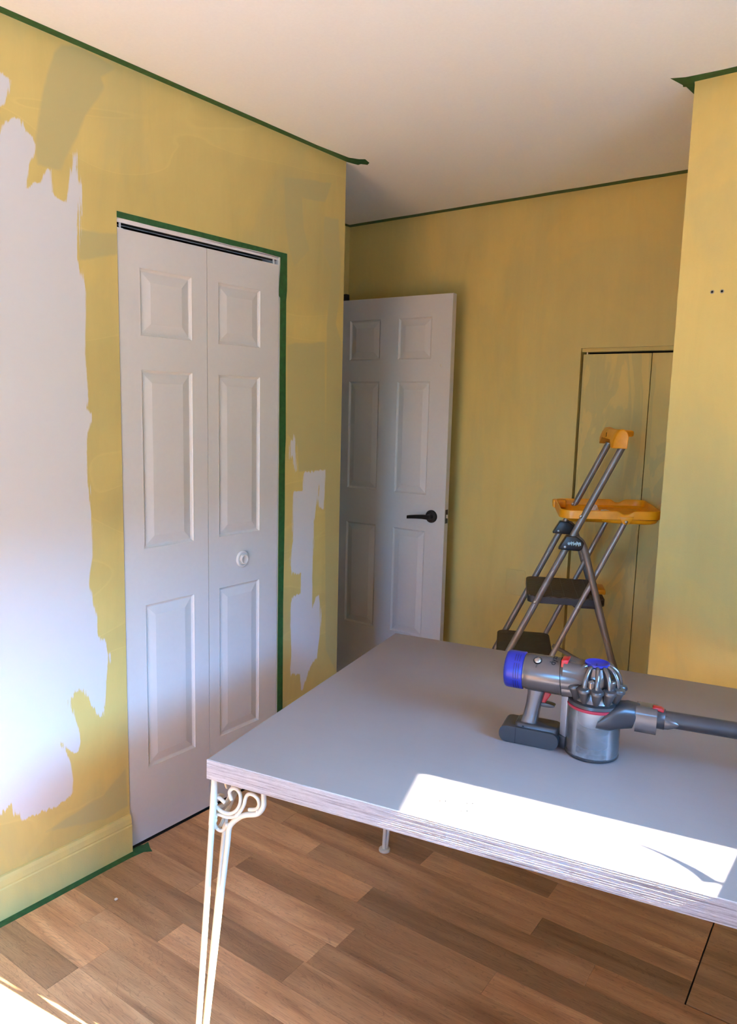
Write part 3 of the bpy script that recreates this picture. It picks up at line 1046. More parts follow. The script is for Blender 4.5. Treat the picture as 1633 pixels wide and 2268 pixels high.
mb.box((DO0, 0.004, 2.0025), (DO1, 0.007, 2.0125)).box((DO0, 0.038, 2.0025), (DO1, 0.041, 2.0125)).box((DO0, 0.004, 2.0105), (DO1, 0.041, 2.0125))
mb.build('track', M['track'], d1)
MB().box((DO0, 0.0075, 2.0035), (DO1, 0.0375, 2.0100)).build('track_shade_strip', M['dark'], d1)  # dark strip fills the channel, standing in for its shade
for y in (1.375, 2.02):
    part('pivot_pin', tube_geo([(y, 0.012, 1.984), (y, 0.012, 2.0035)], 0.0035, 8), M['track'], d1)
MB().box((1.362, 0.008, 1.9855), (1.384, 0.034, 1.9885)).box((1.362, 0.014, 1.9885), (1.366, 0.03, 2.003)).build('pivot_bracket', M['track'], d1)

# door_2: open white entry door in front of the alcove's back wall
Hh = Vector((-2.66, 3.06, 0))
Ee = Vector((-1.926, 3.10, 0))
d2 = struct(empty('door_2', Hh, math.atan2(Ee.y - Hh.y, Ee.x - Hh.x)), 'white six-panel door standing open against the far wall')
lf2 = leaf('door_leaf', d2, 0.711, 2.006, 0.035, [(0.111, 0.307), (0.4085, 0.605)], [(0.303, 0.859), (1.034, 1.597), (1.699, 1.905)], M['white'], (0.0455, 0.0, 0.012))
part('handle_rose', lathe_geo([(0.0, 0.0), (0.032, 0.0), (0.032, 0.005), (0.029, 0.009), (0.015, 0.011), (0.0125, 0.040), (0.0, 0.041)], 36, '-Y', (0.683, -0.0005, 0.946)), M['black'], d2)
secs = []
for x, zc, hz, hy in ((0.697, 0.946, 0.0115, 0.008), (0.683, 0.946, 0.0120, 0.0085), (0.655, 0.9455, 0.0105, 0.0075), (0.62, 0.9425, 0.0095, 0.0065), (0.585, 0.9385, 0.0085, 0.006), (0.568, 0.936, 0.0080, 0.0055)):
    secs.append([(x, -0.043 + b, zc + a) for a, b in rrect(hz, hy, min(hz, hy) * 0.6)])
part('handle_lever', loft_geo(secs), M['black'], d2)
MB().box((0.7566, 0.006, 0.917), (0.7580, 0.029, 0.985)).build('latch_plate', M['black'], d2)
part('latch_bolt', prism_geo([(0.7575, 0.012), (0.7675, 0.012), (0.7575, 0.024)], 0.943, 0.960, 'xy'), M['brass'], d2)
part('paint_nick', lathe_geo([(0.0, 0.0008), (0.0065, 0.0006), (0.0072, 0.0)], 12, '-Y', (0.705, -0.0002, 1.683)), M['scuff'], d2)
MB().box((0.108, 0.002, 2.020), (0.130, 0.03, 2.052)).box((0.02, 0.012, 2.020), (0.110, 0.030, 2.040)).build('hinge_bracket', M['black'], d2, bevel=0.002)
struct(MB().box((-2.68, 3.062, 0.0), (-2.664, 3.125, 2.10)).box((-2.68, 2.45, 2.045), (-2.664, 3.062, 2.10)).build('trim_2', M['yellow_b'], bevel=0.003))

# door_3: low bifold closet door in the back wall, painted over in yellow
d3 = struct(empty('door_3', (0, YB + 0.012, 0)), 'low flat bifold closet door painted over in streaky yellow')
MB().box((-1.3215, 0, 0.012), (-1.0215, 0.03, 1.733)).build('door_leaf', M['streaky'], d3)
MB().box((-1.0175, 0, 0.012), (-0.7175, 0.03, 1.733)).build('door_leaf', M['streaky'], d3)
MB().box((CL0, 0.002, 1.744), (CL1, 0.05, CLH)).build('track', M['yellow_trim'], d3)
part('pivot_pin', tube_geo([(-1.309, 0.012, 1.733), (-1.309, 0.012, 1.746)], 0.003, 8), M['track'], d3)

# ================================================================== masking tape
def tape(name, polys, z, label, down=False):
    """thin strips lying on a horizontal surface; polys are outlines in (x, y)"""
    mb = MB()
    t = 0.0004
    for p in polys:
        mb.add(*prism_geo(p, z - t if down else z, z if down else z + t, 'xy'))
    o = mb.build(name, M['tape'])
    tag(o, label, 'tape', 'green masking tape strips')
    return o
zc = H - 0.0002
def wavy(a, b, w0, n, amp, seed):
    """one long edge straight from a to b, the other offset by w0 with slight waver"""
    a, b = Vector(a), Vector(b)
    d = (b - a)
    nrm = Vector((-d.y, d.x)).normalized()
    rr = random.Random(seed)
    return [tuple(a + d * (i / n)) for i in range(n + 1)] + [tuple(a + d * (i / n) + nrm * (w0 + rr.uniform(-amp, amp))) for i in range(n, -1, -1)]
lt = [(-1.9985, YS + 0.05), (-1.9985, YF), (-1.985, YF + 0.055), (-1.968, YF + 0.052), (-1.952, YF + 0.075), (-1.930, YF + 0.058), (-1.918, YF + 0.015), (-1.938, YF + 0.002), (-1.960, YF - 0.035)]
rr = random.Random(3)
lt += [(-1.968 + rr.uniform(-0.004, 0.003), y) for y in np.linspace(2.2, YS + 0.05, 16)]
tape('masking_tape', [lt], zc, 'green masking tape along the ceiling above the half-painted left wall', True)
tape('masking_tape', [[(XR - 0.01, YF - 0.0015), (-0.687, YF - 0.0015), (-0.688, YF + 0.002), (-0.706, YF + 0.088), (-0.711, YF + 0.092), (-0.716, YF + 0.022), (-0.724, YF + 0.018), (-0.721, YF + 0.004), (-0.738, YF - 0.062), (-0.700, YF - 0.046), (-0.60, YF - 0.038), (-0.45, YF - 0.040), (XR - 0.01, YF - 0.038)]], zc, 'green masking tape with a flared end on the ceiling, above the right wall', True)
tape('masking_tape', [wavy((-2.679, YB - 0.001), (-0.687, YB - 0.001), -0.042, 18, 0.003, 9)], zc, 'dark green masking tape on the ceiling along the alcove back wall', True)
tape('masking_tape', [wavy((-2.6795, YF + 0.01), (-2.6795, YB - 0.044), -0.030, 8, 0.002, 4)], zc, 'short dark strip of tape on the ceiling in the far left corner', True)
tape('masking_tape', [[(-1.9865, YS + 0.05), (-1.963, YS + 0.05), (-1.962, 0.2), (-1.9635, 0.7), (-1.9605, 1.0), (-1.963, 1.25), (-1.962, 1.33), (-1.957, 1.375), (-1.938, 1.396), (-1.962, 1.404), (-1.978, 1.412), (-1.994, 1.420), (-1.992, 1.402), (-1.999, 1.389), (-1.999, 1.3565), (-1.9865, 1.3565)]], 0.0002, 'green masking tape with a torn end on the floor along the baseboard')
def wall_tape(name, poly, label):
    o = part(name, prism_geo(poly, -1.9997, -1.9992, 'yz'), M['tape'], None, smooth=False)
    return tag(o, label, 'tape', 'green masking tape strips')
wall_tape('masking_tape', [(DO0, 2.013), (1.50, 2.0125), (1.66, 2.0145), (1.80, 2.0125), (1.93, 2.0145), (2.041, 2.012), (2.041, 2.031), (DO0, 2.031)], 'green tape strip across the top of the white closet door frame')
wall_tape('masking_tape', [(2.041, 0.0), (2.0735, 0.0), (2.0715, 0.3), (2.0700, 0.7), (2.0745, 1.05), (2.0735, 1.28), (2.0765, 1.35), (2.0735, 1.6), (2.0725, 1.86), (2.0765, 1.90), (2.0755, 2.031), (2.041, 2.031), (2.041, 1.99), (2.034, 1.90), (2.034, 1.874), (2.041, 1.868)], 'long vertical green tape strip down the right side of the closet door')

# ================================================================== table
TA = math.radians(12.5)
table = empty('table', (-1.1448, 0.9619, 0), TA)
tag(table, 'grey-topped table with whitewashed edge and cream scrolled hairpin legs', 'table')
TH, TT, TL, TD = 0.745, 0.042, 1.60, 1.0
mb = MB()
mb.box((0, 0.0025, TH - TT), (TL, TD, TH))
top = mb.build('tabletop', [M['edge'], M['top']], table, bevel=0.0016, seg=2)
for p in top.data.polygons:
    if p.normal.z > 0.6:
        p.material_index = 1
# front edge band: wire-brushed grain, real horizontal ridges about half a millimetre high
rr = random.Random(14)
zs_ = [TH - TT]
while zs_[-1] < TH - 0.003:
    zs_.append(zs_[-1] + rr.uniform(0.0011, 0.0026))
zs_[-1] = TH - 0.0012
prof_e = [(-0.0005, zs_[0])]
for k, z in enumerate(zs_[1:-1]):
    prof_e.append(((rr.uniform(0.0, 0.00016) if k % 2 else rr.uniform(0.00022, 0.00050)) - 0.0010 * (TH - z) / TT, z))
prof_e += [(0.0001, zs_[-1]), (0.0012, TH - 0.0001), (0.0026, TH - 0.0001), (0.0026, TH - TT)]
part('edge_band', prism_geo(prof_e, 0.0, TL, 'yz'), M['edge'], table, smooth=False)
for i, (x, y) in enumerate(((0.4962, 0.0711), (0.5443, 0.0871), (0.5432, 0.0565))):
    part('screw_hole', lathe_geo([(0.0, 0.0003), (0.0032, 0.0003), (0.0040, 0.0006), (0.0040, 0.0)], 14, 'Z', (x, y, TH)), M['hole'], table)
    part('chipped_rim', lathe_geo([(0.0040, 0.0), (0.0046, 0.0022), (0.0056, 0.0026), (0.0082, 0.0004), (0.0082, 0.0)], 14, 'Z', (x, y, TH)), M['chip'], table)

C_MAIN = [(0.1309, 0.703), (0.1321, 0.6758), (0.1284, 0.6623), (0.1188, 0.6501), (0.1081, 0.6443), (0.0918, 0.6394), (0.0787, 0.6329), (0.0676, 0.6245), (0.0565, 0.6135), (0.0487, 0.6024), (0.0453, 0.5915), (0.043, 0.5688)]
C_1 = [(0.0527, 0.6614), (0.0488, 0.6698), (0.0477, 0.6793), (0.0544, 0.6874), (0.0632, 0.6896), (0.0715, 0.6844), (0.0748, 0.6745), (0.0742, 0.6607), (0.0687, 0.6475), (0.0599, 0.6372), (0.0498, 0.6306), (0.0386, 0.628), (0.0251, 0.6299), (0.0138, 0.6359), (0.0081, 0.6434), (0.0099, 0.6518), (0.0184, 0.658), (0.0263, 0.6561), (0.0365, 0.6508)]
C_2 = [(0.0956, 0.6517), (0.1091, 0.6553), (0.1166, 0.6602), (0.1203, 0.6699), (0.1176, 0.6798), (0.109, 0.6862), (0.0982, 0.6869), (0.0906, 0.6815), (0.0863, 0.6716), (0.0841, 0.6613), (0.0786, 0.6491), (0.072, 0.6395), (0.0676, 0.6344)]
C_3 = [(0.0654, 0.6298), (0.0543, 0.6238), (0.0409, 0.6207), (0.0285, 0.6208), (0.0183, 0.6206), (0.0102, 0.6149), (0.0068, 0.6049), (0.009, 0.5945), (0.0158, 0.5873), (0.0249, 0.5853), (0.0329, 0.59), (0.0385, 0.5976), (0.0431, 0.6049)]
IN = 0.014
def make_leg(sx, sy, foot):
    """hairpin leg at a corner: sx, sy are the inward directions, foot is the offset of the foot"""
    ox, oy = (0 if sx > 0 else TL), (0 if sy > 0 else TD)
    def W(x, y, z):
        return Vector((ox + sx * x, oy + sy * y, z))
    fx, fy = foot
    zb = 0.012
    mb = MB()
    # corner rod, upper sleeve slightly thicker
    ft = W(fx - 0.004, fy - 0.003, zb)
    top_ = W(IN - 0.002, IN - 0.002, TH - TT)
    def at(a, b, z):
        t = (a.z - z) / (a.z - b.z)
        return a.lerp(b, t)
    mb.add(*tube_geo([top_, at(top_, ft, 0.601)], 0.0072, 12))
    mb.add(*tube_geo([at(top_, ft, 0.6005), ft], 0.0064, 12))
    # rods that come down from the two scrolls
    for front in (True, False):
        pts = []
        for u, z in C_MAIN:
            pts.append(W(u, IN, z) if front else W(IN, u, z))
        end = W(fx + 0.006, fy - 0.001, zb) if front else W(fx + 0.001, fy + 0.006, zb)
        sp = spline(pts, 3)
        mb.add(*tube_geo(sp + [sp[-1].lerp(end, 0.5), end], 0.0058, 12))
    lg = mb.build('leg', M['cream'], table, smooth=True)
    for front in (True, False):
        sb = MB()
        for c, r in ((C_1, 0.0040), (C_2, 0.0040), (C_3, 0.0040)):
            pts = [W(u, IN, z) if front else W(IN, u, z) for u, z in c]
            sb.add(*tube_geo(spline(pts, 4), r, 10))
        for u, z in ((0.0665, 0.6315), (0.0425, 0.602), (0.1185, 0.6535), (0.0085, 0.646), (0.0080, 0.609)):
            c = W(u, IN, z) if front else W(IN, u, z)
            sb.add(*lathe_geo([(0, -0.0062), (0.0042, -0.0045), (0.0062, 0), (0.0042, 0.0045), (0, 0.0062)], 10, 'Z', c))
        sb.build('scroll', M['cream'], lg, smooth=True)
    f0 = W(fx, fy, 0)
    part('foot_pad', lathe_geo([(0, 0.0005), (0.019, 0.0005), (0.0195, 0.003), (0.0185, 0.008), (0.008, 0.0105), (0.007, 0.02), (0, 0.021)], 24, 'Z', f0), M['cream'], lg)
    return lg
make_leg(1, 1, (0.006, -0.050))
make_leg(1, -1, (0.003, 0.045))
make_leg(-1, 1, (0.0, 0.03))
make_leg(-1, -1, (0.0, 0.03))

# ================================================================== cordless vacuum cleaner (local x along the body, -y towards the viewer)
VA = math.radians(14.0)
vac = empty('vacuum_cleaner', (-0.5356 - 0.004 * math.cos(VA), 1.525 - 0.004 * math.sin(VA), TH), VA)
tag(vac, 'grey cordless stick vacuum with blue cap and clear dusty bin on table', 'vacuum cleaner')
def vp(name, geo, mat, smooth=45, parent=None, **kw):
    return part(name, geo, M[mat], parent or vac, smooth=smooth, **kw)
# dust bin
binp = vp('dust_bin', lathe_geo([(0.0555, 0.004), (0.0565, 0.006), (0.0565, 0.113), (0.0545, 0.113), (0.0545, 0.006)], 56), 'bin')
vp('bin_base', lathe_geo([(0, 0.0008), (0.055, 0.0008), (0.0572, 0.002), (0.0572, 0.0045), (0.0555, 0.006), (0.0, 0.006)], 48), 'vdark', parent=binp)
vp('filter_shroud', lathe_geo([(0.0, 0.018), (0.033, 0.018), (0.035, 0.021), (0.035, 0.050), (0.041, 0.056), (0.041, 0.060), (0.028, 0.063), (0.028, 0.112)], 40), 'shroud', parent=binp)
vp('shroud_cone', lathe_geo([(0.0285, 0.064), (0.031, 0.066), (0.047, 0.104), (0.047, 0.112), (0.040, 0.1125)], 40), 'vlight', parent=binp)
rr = random.Random(11)
dv = [(0.0, 0.014 + rr.uniform(0, .006))]
g = lathe_geo([(0.0, 0.0065), (0.053, 0.0065), (0.0535, 0.016), (0.045, 0.021), (0.030, 0.019), (0.0, 0.020)], 40)
g = ([Vector((p.x, p.y, p.z + (0.006 * mnoise.noise(p * 60) if p.z > 0.01 else 0))) for p in g[0]], g[1])
vp('dust', g, 'dust', parent=binp)
vp('bin_ring', lathe_geo([(0.0568, 0.1078), (0.0578, 0.109), (0.0580, 0.1135), (0.0565, 0.1145), (0.0545, 0.1145), (0.0545, 0.1078)], 56), 'vring', parent=binp)
# spine between the battery and the bin
vp('bin_spine', prism_geo([(-0.0690, -0.006), (-0.0550, -0.019), (-0.0530, -0.017), (-0.0560, 0.016), (-0.0690, 0.008)], 0.030, 0.124, 'xy'), 'vlight', bevel=0.002)
vp('bin_release', prism_geo([(-0.0735, -0.013), (-0.0545, -0.019), (-0.0545, 0.019), (-0.0735, 0.013)], 0.003, 0.030, 'xy'), 'vdark', bevel=0.002)
# cyclone pack
vp('cyclone_collar', lathe_geo([(0.054, 0.1145), (0.0575, 0.1155), (0.0560, 0.1215), (0.048, 0.1245), (0.030, 0.125)], 48), 'vdark')
vp('cyclone_body', lathe_geo([(0.049, 0.121), (0.044, 0.132), (0.040, 0.145), (0.0395, 0.165), (0.0375, 0.178), (0.033, 0.188), (0.029, 0.1945), (0.0285, 0.1965), (0.0255, 0.1975), (0.0, 0.1975)], 40), 'vmetal')
tops = vp('filter_lid', lathe_geo([(0.0, 0.1995), (0.012, 0.1995), (0.021, 0.2015), (0.0245, 0.2040), (0.0258, 0.2035), (0.0258, 0.1985)], 36), 'vblue')
MB().box((-0.0013, -0.014, 0.1995), (0.0013, -0.004, 0.2025)).build('lid_grip', M['vblue_dark'], tops)
NP = 12
ph0 = 0.16
cone_prof = [(0.0, -0.002), (0.0030, -0.0015), (0.0062, 0.008), (0.0100, 0.022), (0.0120, 0.031), (0.0124, 0.0335), (0.0142, 0.0345), (0.0142, 0.0375), (0.0120, 0.041), (0.0, 0.0430)]
for k in range(NP):
    a = ph0 + 2 * PI * k / NP
    if abs(math.atan2(math.sin(a - PI), math.cos(a - PI))) < 0.60:
        continue
    cd = Vector((math.cos(a), math.sin(a), 0))
    V, F = lathe_geo(cone_prof, 20)
    tilt = Matrix.Rotation(0.20, 3, cd.cross(Vector((0, 0, 1))))
    tilt = Matrix.Rotation(0.20, 3, Vector((0, 0, 1)).cross(cd))
    V = [tilt @ v + cd * 0.0445 + Vector((0, 0, 0.119)) for v in V]
    cone = vp('cyclone_cone', (V, F), 'vcone')
    pts = [cd * 0.0245 + Vector((0, 0, 0.1970)), cd * 0.0315 + Vector((0, 0, 0.1955)), cd * 0.0400 + Vector((0, 0, 0.1885)), cd * 0.0460 + Vector((0, 0, 0.179)), cd * 0.0495 + Vector((0, 0, 0.168)), cd * 0.0510 + Vector((0, 0, 0.157))]
    vp('air_tube', tube_geo(spline(pts, 4), 0.0050, 12), 'vmetal')
    if k % 2 == 0:
        a2 = a + PI / NP
        c2 = Vector((math.cos(a2), math.sin(a2), 0))
        vp('inner_cone', lathe_geo([(0.0098, 0.150), (0.0108, 0.172), (0.0104, 0.1745), (0.0085, 0.1765), (0.0, 0.179)], 20, 'Z', c2 * 0.0405), 'vmetal')
# motor body, axis along x at z 0.160
ZB = 0.1595
body = vp('motor_body', lathe_geo([(0.0, -0.152), (0.0385, -0.152), (0.0385, -0.150), (0.0395, -0.146), (0.0408, -0.138), (0.0408, -0.070), (0.0404, -0.0695), (0.0404, -0.0685), (0.0408, -0.068), (0.0400, -0.045), (0.034, -0.020), (0.0, -0.018)], 56, 'X', (0, 0, ZB)), 'vgrey', smooth=30)
cap = vp('filter_cap', lathe_geo([(0.0, -0.1945), (0.032, -0.1945), (0.0375, -0.193), (0.0402, -0.190), (0.0412, -0.185), (0.0412, -0.1535), (0.0395, -0.1528), (0.0, -0.1525)], 56, 'X', (0, 0, ZB)), 'vblue', smooth=50)
for xs in (-0.1705, -0.1655, -0.1605):
    for a0, a1 in ((-0.98, -0.30), (-0.20, 0.66), (0.78, 1.25)):
        V, F = [], []
        n = 10
        for i in range(n + 1):
            a = a0 + (a1 - a0) * i / n
            for xx in (xs - 0.0009, xs + 0.0009):
                for r in (0.0409, 0.0415):
                    V.append((xx, -r * math.cos(a), ZB + r * math.sin(a)))
        for i in range(n):
            q = i * 4
            F += [(q + 1, q + 3, q + 7, q + 5), (q, q + 1, q + 5, q + 4), (q + 2, q + 3, q + 7, q + 6)]
        F += [(0, 1, 3, 2), (n * 4, n * 4 + 1, n * 4 + 3, n * 4 + 2)]
        vp('vent_slot', (V, F), 'vblue_dark', smooth=False, parent=cap)
seam = tube_geo([(-0.0745 + 0.010 * (1 - math.sin(a)) * 0.5, -0.0411 * math.cos(a), ZB + 0.0411 * math.sin(a)) for a in np.linspace(-1.9, 1.9, 24)], 0.0006, 6)
vp('body_seam', seam, 'ink', parent=body)
def on_barrel(x, a, r=0.0408):
    return Vector((x, -r * math.cos(a), ZB + r * math.sin(a)))
pa = 1.02
nrm = Vector((0, -math.cos(pa), math.sin(pa)))
V, F = lathe_geo([(0.0078, -0.002), (0.0078, 0.0012), (0.0070, 0.0030), (0.004, 0.0042), (0.0, 0.0045)], 28)
rot = Vector((0, 0, 1)).rotation_difference(nrm).to_matrix()
vp('power_button', ([rot @ v + on_barrel(-0.1225, pa) for v in V], F), 'chrome', parent=body)
V, F = lathe_geo([(0.0094, -0.002), (0.0094, 0.0006), (0.0, 0.0008)], 28)
vp('button_ring', ([rot @ v + on_barrel(-0.1225, pa, 0.0409) for v in V], F), 'ink', parent=body)
def barrel_text(txt, size, x_c, a_start, name):
    """lettering that runs around the barrel from the near side up and over, letter tops towards the cap"""
    cu = bpy.data.curves.new('lettering', 'FONT')
    cu.body = txt
    cu.size = size
    cu.resolution_u = 3
    tmp = bpy.data.objects.new('lettering_source', cu)
    COL.objects.link(tmp)
    dg = bpy.context.evaluated_depsgraph_get()
    me = bpy.data.meshes.new_from_object(tmp.evaluated_get(dg))
    bpy.data.objects.remove(tmp)
    bpy.data.curves.remove(cu)
    bm = bmesh.new()
    bm.from_mesh(me)
    bmesh.ops.subdivide_edges(bm, edges=[e for e in bm.edges if e.calc_length() > size * 0.2], cuts=2)
    bmesh.ops.triangulate(bm, faces=bm.faces)
    for v in bm.verts:
        a = a_start + v.co.x / 0.0413
        v.co = on_barrel(x_c - v.co.y, a, 0.0413)
    bm.to_mesh(me)
    bm.free()
    me.name = name
    return link(name, me, body, M['ink'])
barrel_text('dyson', 0.0185, -0.0840, 0.86, 'lettering')
barrel_text('MAX', 0.0050, -0.1210, 0.58, 'lettering')
vp('release_catch', prism_geo([(-0.0720, 0.186), (-0.0610, 0.186), (-0.0560, 0.2070), (-0.0715, 0.2050)], -0.027, 0.004, 'xz'), 'vred', bevel=0.0012)
vp('neck', loft_geo([[(x, y * 1.0, ZB + 0.002 + z) for y, z in rrect(hy, hz, 0.018, 5)] for x, hy, hz in ((-0.066, 0.038, 0.0385), (-0.045, 0.0375, 0.0375), (-0.022, 0.034, 0.036), (0.0, 0.030, 0.034))]), 'vgrey')
# handle, trigger, battery
secs = []
for x, z, hx, hy in ((-0.1215, 0.130, 0.022, 0.019), (-0.1235, 0.118, 0.0195, 0.018), (-0.1275, 0.095, 0.0175, 0.0175), (-0.1325, 0.068, 0.0172, 0.0172), (-0.1375, 0.046, 0.0195, 0.0185), (-0.1395, 0.034, 0.0215, 0.0195)):
    secs.append([(x + a, b, z + a * 0.22) for a, b in rrect(hx, hy, 0.010, 4)])
vp('handle', loft_geo(secs), 'vmetal')
vp('trigger', loft_geo([[(x + a, b, z) for a, b in rrect(hx, 0.007, 0.003, 3)] for x, z, hx in ((-0.1005, 0.121, 0.0105), (-0.1035, 0.110, 0.0085), (-0.1065, 0.101, 0.0065), (-0.1085, 0.0955, 0.0055))]), 'vred')
vp('trigger_guard', prism_geo([(-0.1020 + 0.0200 * math.cos(t), 0.0905 + 0.0045 * math.sin(t)) for t in np.linspace(0, 2 * PI, 18)[:-1]] , -0.009, 0.009, 'xz'), 'vdark', bevel=0.001)
bat = vp('battery', loft_geo([[(x - 0.132, y, z) for x, z, in rrect(0.0650, 0.0185, 0.0165, 5) for y in (yy,)] for yy, in ((-0.0345,), (0.0345,))]), 'vdark', smooth=40)
bat.location = (0, 0, 0.0195)
vp('battery_top', loft_geo([[(-0.118 + x, y, z) for x, y in rrect(hx, hy, 0.008, 4)] for z, hx, hy in ((0.033, 0.047, 0.0265), (0.044, 0.0465, 0.0255), (0.0465, 0.044, 0.023))]), 'vdark')
MB().box((-0.1605, -0.0349, 0.0015), (-0.1599, 0.0349, 0.0376)).build('battery_seam', M['ink'], bat).location = (0, 0, -0.0195)
MB().box((-0.1475, -0.0275, 0.0395), (-0.1435, -0.0255, 0.0412)).build('battery_lamp', M['ink'], vac)
# inlet, collar and wand
secs = []
for x, yc, zc_, hy, hz, r in ((0.012, -0.046, 0.086, 0.010, 0.010, 0.009), (0.024, -0.034, 0.092, 0.022, 0.020, 0.016), (0.044, -0.016, 0.098, 0.034, 0.0285, 0.020), (0.060, -0.006, 0.100, 0.0325, 0.0285, 0.022), (0.086, 0.0, 0.100, 0.0275, 0.0265, 0.024)):
    secs.append([(x + 0.25 * b, yc + a, zc_ + b) for a, b in rrect(hy, hz, r, 5)])
vp('inlet', loft_geo(secs), 'vdark')
vp('inlet_collar', loft_geo([[(x, y, 0.0990 + z) for y, z in rrect(0.0272, 0.0272, 0.013, 5)] for x in (0.0855, 0.1275)]), 'vgrey', smooth=40)
vp('wand_catch', prism_geo([(0.1175, 0.1245), (0.1390, 0.1205), (0.1400, 0.1255), (0.1340, 0.1290), (0.1180, 0.1290)], -0.012, 0.004, 'xz'), 'vred', bevel=0.001)
vp('wand_socket', lathe_geo([(0.0, 0.1270), (0.0215, 0.1270), (0.0215, 0.1420), (0.0205, 0.1430), (0.0, 0.1430)], 36, 'X', (0, 0, 0.1030)), 'vdark')
vp('wand_cone', loft_geo([[(x, -0.0105 + a, 0.1010 + b) for a, b in rrect(hy, hz, min(hy, hz) * 0.95, 4)] for x, hy, hz in ((0.1425, 0.0115, 0.0150), (0.150, 0.0112, 0.0140), (0.160, 0.0100, 0.0100), (0.167, 0.008, 0.005), (0.170, 0.006, 0.0012))]), 'vgrey')
wend = 0.86
wd = math.tan(math.radians(2.0))
vp('wand', tube_geo([(0.136, 0.0, 0.1045), (0.30, 0.164 * wd, 0.1040), (wend, (wend - 0.136) * wd, 0.1040)], 0.0172, 36), 'vdark')

# ================================================================== step ladder (local x towards the front feet, local y towards the viewer, z up)
LQ = Vector((-0.95, 2.75, 0))
lad = empty('step_ladder', LQ, math.radians(207.0))
tag(lad, 'folding step ladder with grey tubes, black treads and yellow paint tray', 'ladder')
LW = 0.38
def lp(name, geo, mat, smooth=45, parent=None, **kw):
    return part(name, geo, M[mat], parent or lad, smooth=smooth, **kw)
RAILF, RAILT = Vector((0.602, 0, 0.012)), Vector((-0.012, 0, 1.352))
TB = 0.0128
for w in (0.0, LW):
    o = Vector((0, -w, 0))
    pts = [RAILF + o, RAILT + o]
    lp('rail', tube_geo(pts, TB, 16), 'steel')
    lg = [Vector((0.150, 0, 1.000)), Vector((0.130, 0, 1.004)), Vector((0.108, 0, 0.985)), Vector((0.092, 0, 0.945)), Vector((-0.030 if w == 0 else -0.046, 0, 0.533)), Vector((-0.192 if w == 0 else -0.232, 0, 0.012))]
    sp = spline([p + o for p in lg[:4]], 4) + [lg[4] + o, lg[5] + o]
    lp('rear_leg', tube_geo(sp, TB, 16), 'steel')
    for p in (RAILF, lg[5]):
        lp('foot', lathe_geo([(0, 0.0005), (0.0175, 0.0005), (0.0175, 0.030), (0.0155, 0.034), (0.0, 0.034)], 18, 'Z', (p.x - (0.006 if p.x > 0 else 0), -w, 0)), 'blackplastic')
    # clamp joining rail and rear leg
    cl = [(0.1960, 0.961), (0.1180, 0.9575), (0.1085, 0.966), (0.1020, 0.988), (0.1090, 0.997), (0.1320, 1.0125), (0.1680, 1.0135)]
    clamp = lp('hinge_clamp', prism_geo([(x, z) for x, z in cl], -w - 0.020, -w + 0.0195, 'xz'), 'blackplastic', bevel=0.003)
    lp('rivet', lathe_geo([(0.0045, 0.0), (0.0042, -0.0015), (0.0, -0.0025)], 14, '-Y', (0.1716, -w + 0.0195, 0.9713)), 'chrome', parent=clamp)
    if w == 0:
        rs = random.Random(21)
        mb = MB()
        for k in range(15):
            t = k / 14
            cx = 0.160 - 0.044 * t
            cz = 0.988 + rs.uniform(-0.004, 0.003) - 0.002 * t
            hw, hh = rs.uniform(0.0018, 0.0036), rs.uniform(0.003, 0.0095) * (1 - 0.45 * abs(t - 0.5))
            sh = rs.uniform(-0.003, 0.003)
            mb.add(*prism_geo([(cx - hw, cz - hh * 0.6 + sh), (cx + hw * 0.4, cz - hh), (cx + hw, cz + hh * 0.3), (cx + sh, cz + hh), (cx - hw * 0.7, cz + hh * 0.4)], 0.0196, 0.0200, 'xz'))
        mb.build('printed_splash_logo', M['lightblue'], clamp)
    # flat linkage bar from the tray to the lower tread
    dz = Vector((-0.045, 0, 1.0745)), Vector((0.1052, 0, 0.7332)), Vector((0.262, 0, 0.372))
    wy = -w + (-0.016 if w == 0 else 0.016)
    lp('linkage_bar', tube_geo([(p.x, wy, p.z) for p in dz], 0.0102, 12), 'bar')
    for (x, z, yo) in ((-0.0451, 1.0756, 0.008), (0.1193, 1.0888, 0.012), (0.2701, 0.7471, 0.012), (0.1052, 0.7332, -0.006)):
        lp('rivet', lathe_geo([(0.0062, 0.002), (0.0058, -0.0012), (0.003, -0.0032), (0.0, -0.0036)], 14, '-Y', (x, -w + yo, z)), 'chrome')
    for (x, z) in ((0.018, 1.287), (0.030, 1.262), (0.2145, 0.863)):
        lp('paint_scuff', loft_geo([[(x + dx - 0.4 * dz_, -w + TB + 0.0002 - abs(dx) * 0.35 - 0.0002 * kk, z + dz_) for dx, dz_ in ((-0.003, -0.015), (0.003, -0.010), (0.0025, 0.008), (-0.001, 0.015), (-0.0035, 0.002))] for kk in (0, 3)]), 'scuff', smooth=False)
MB().add(*tube_geo([(0.1676, -LW + 0.016, 0.464), (-0.060, -LW + 0.016, 0.350)], 0.0085, 10)).build('brace_bar', M['bar'], lad, smooth=True)
MB().add(*tube_geo([(-0.115, -0.01, 0.26), (-0.115, -LW + 0.01, 0.26)], 0.010, 12)).build('rear_crossbar', M['steel'], lad, smooth=True)
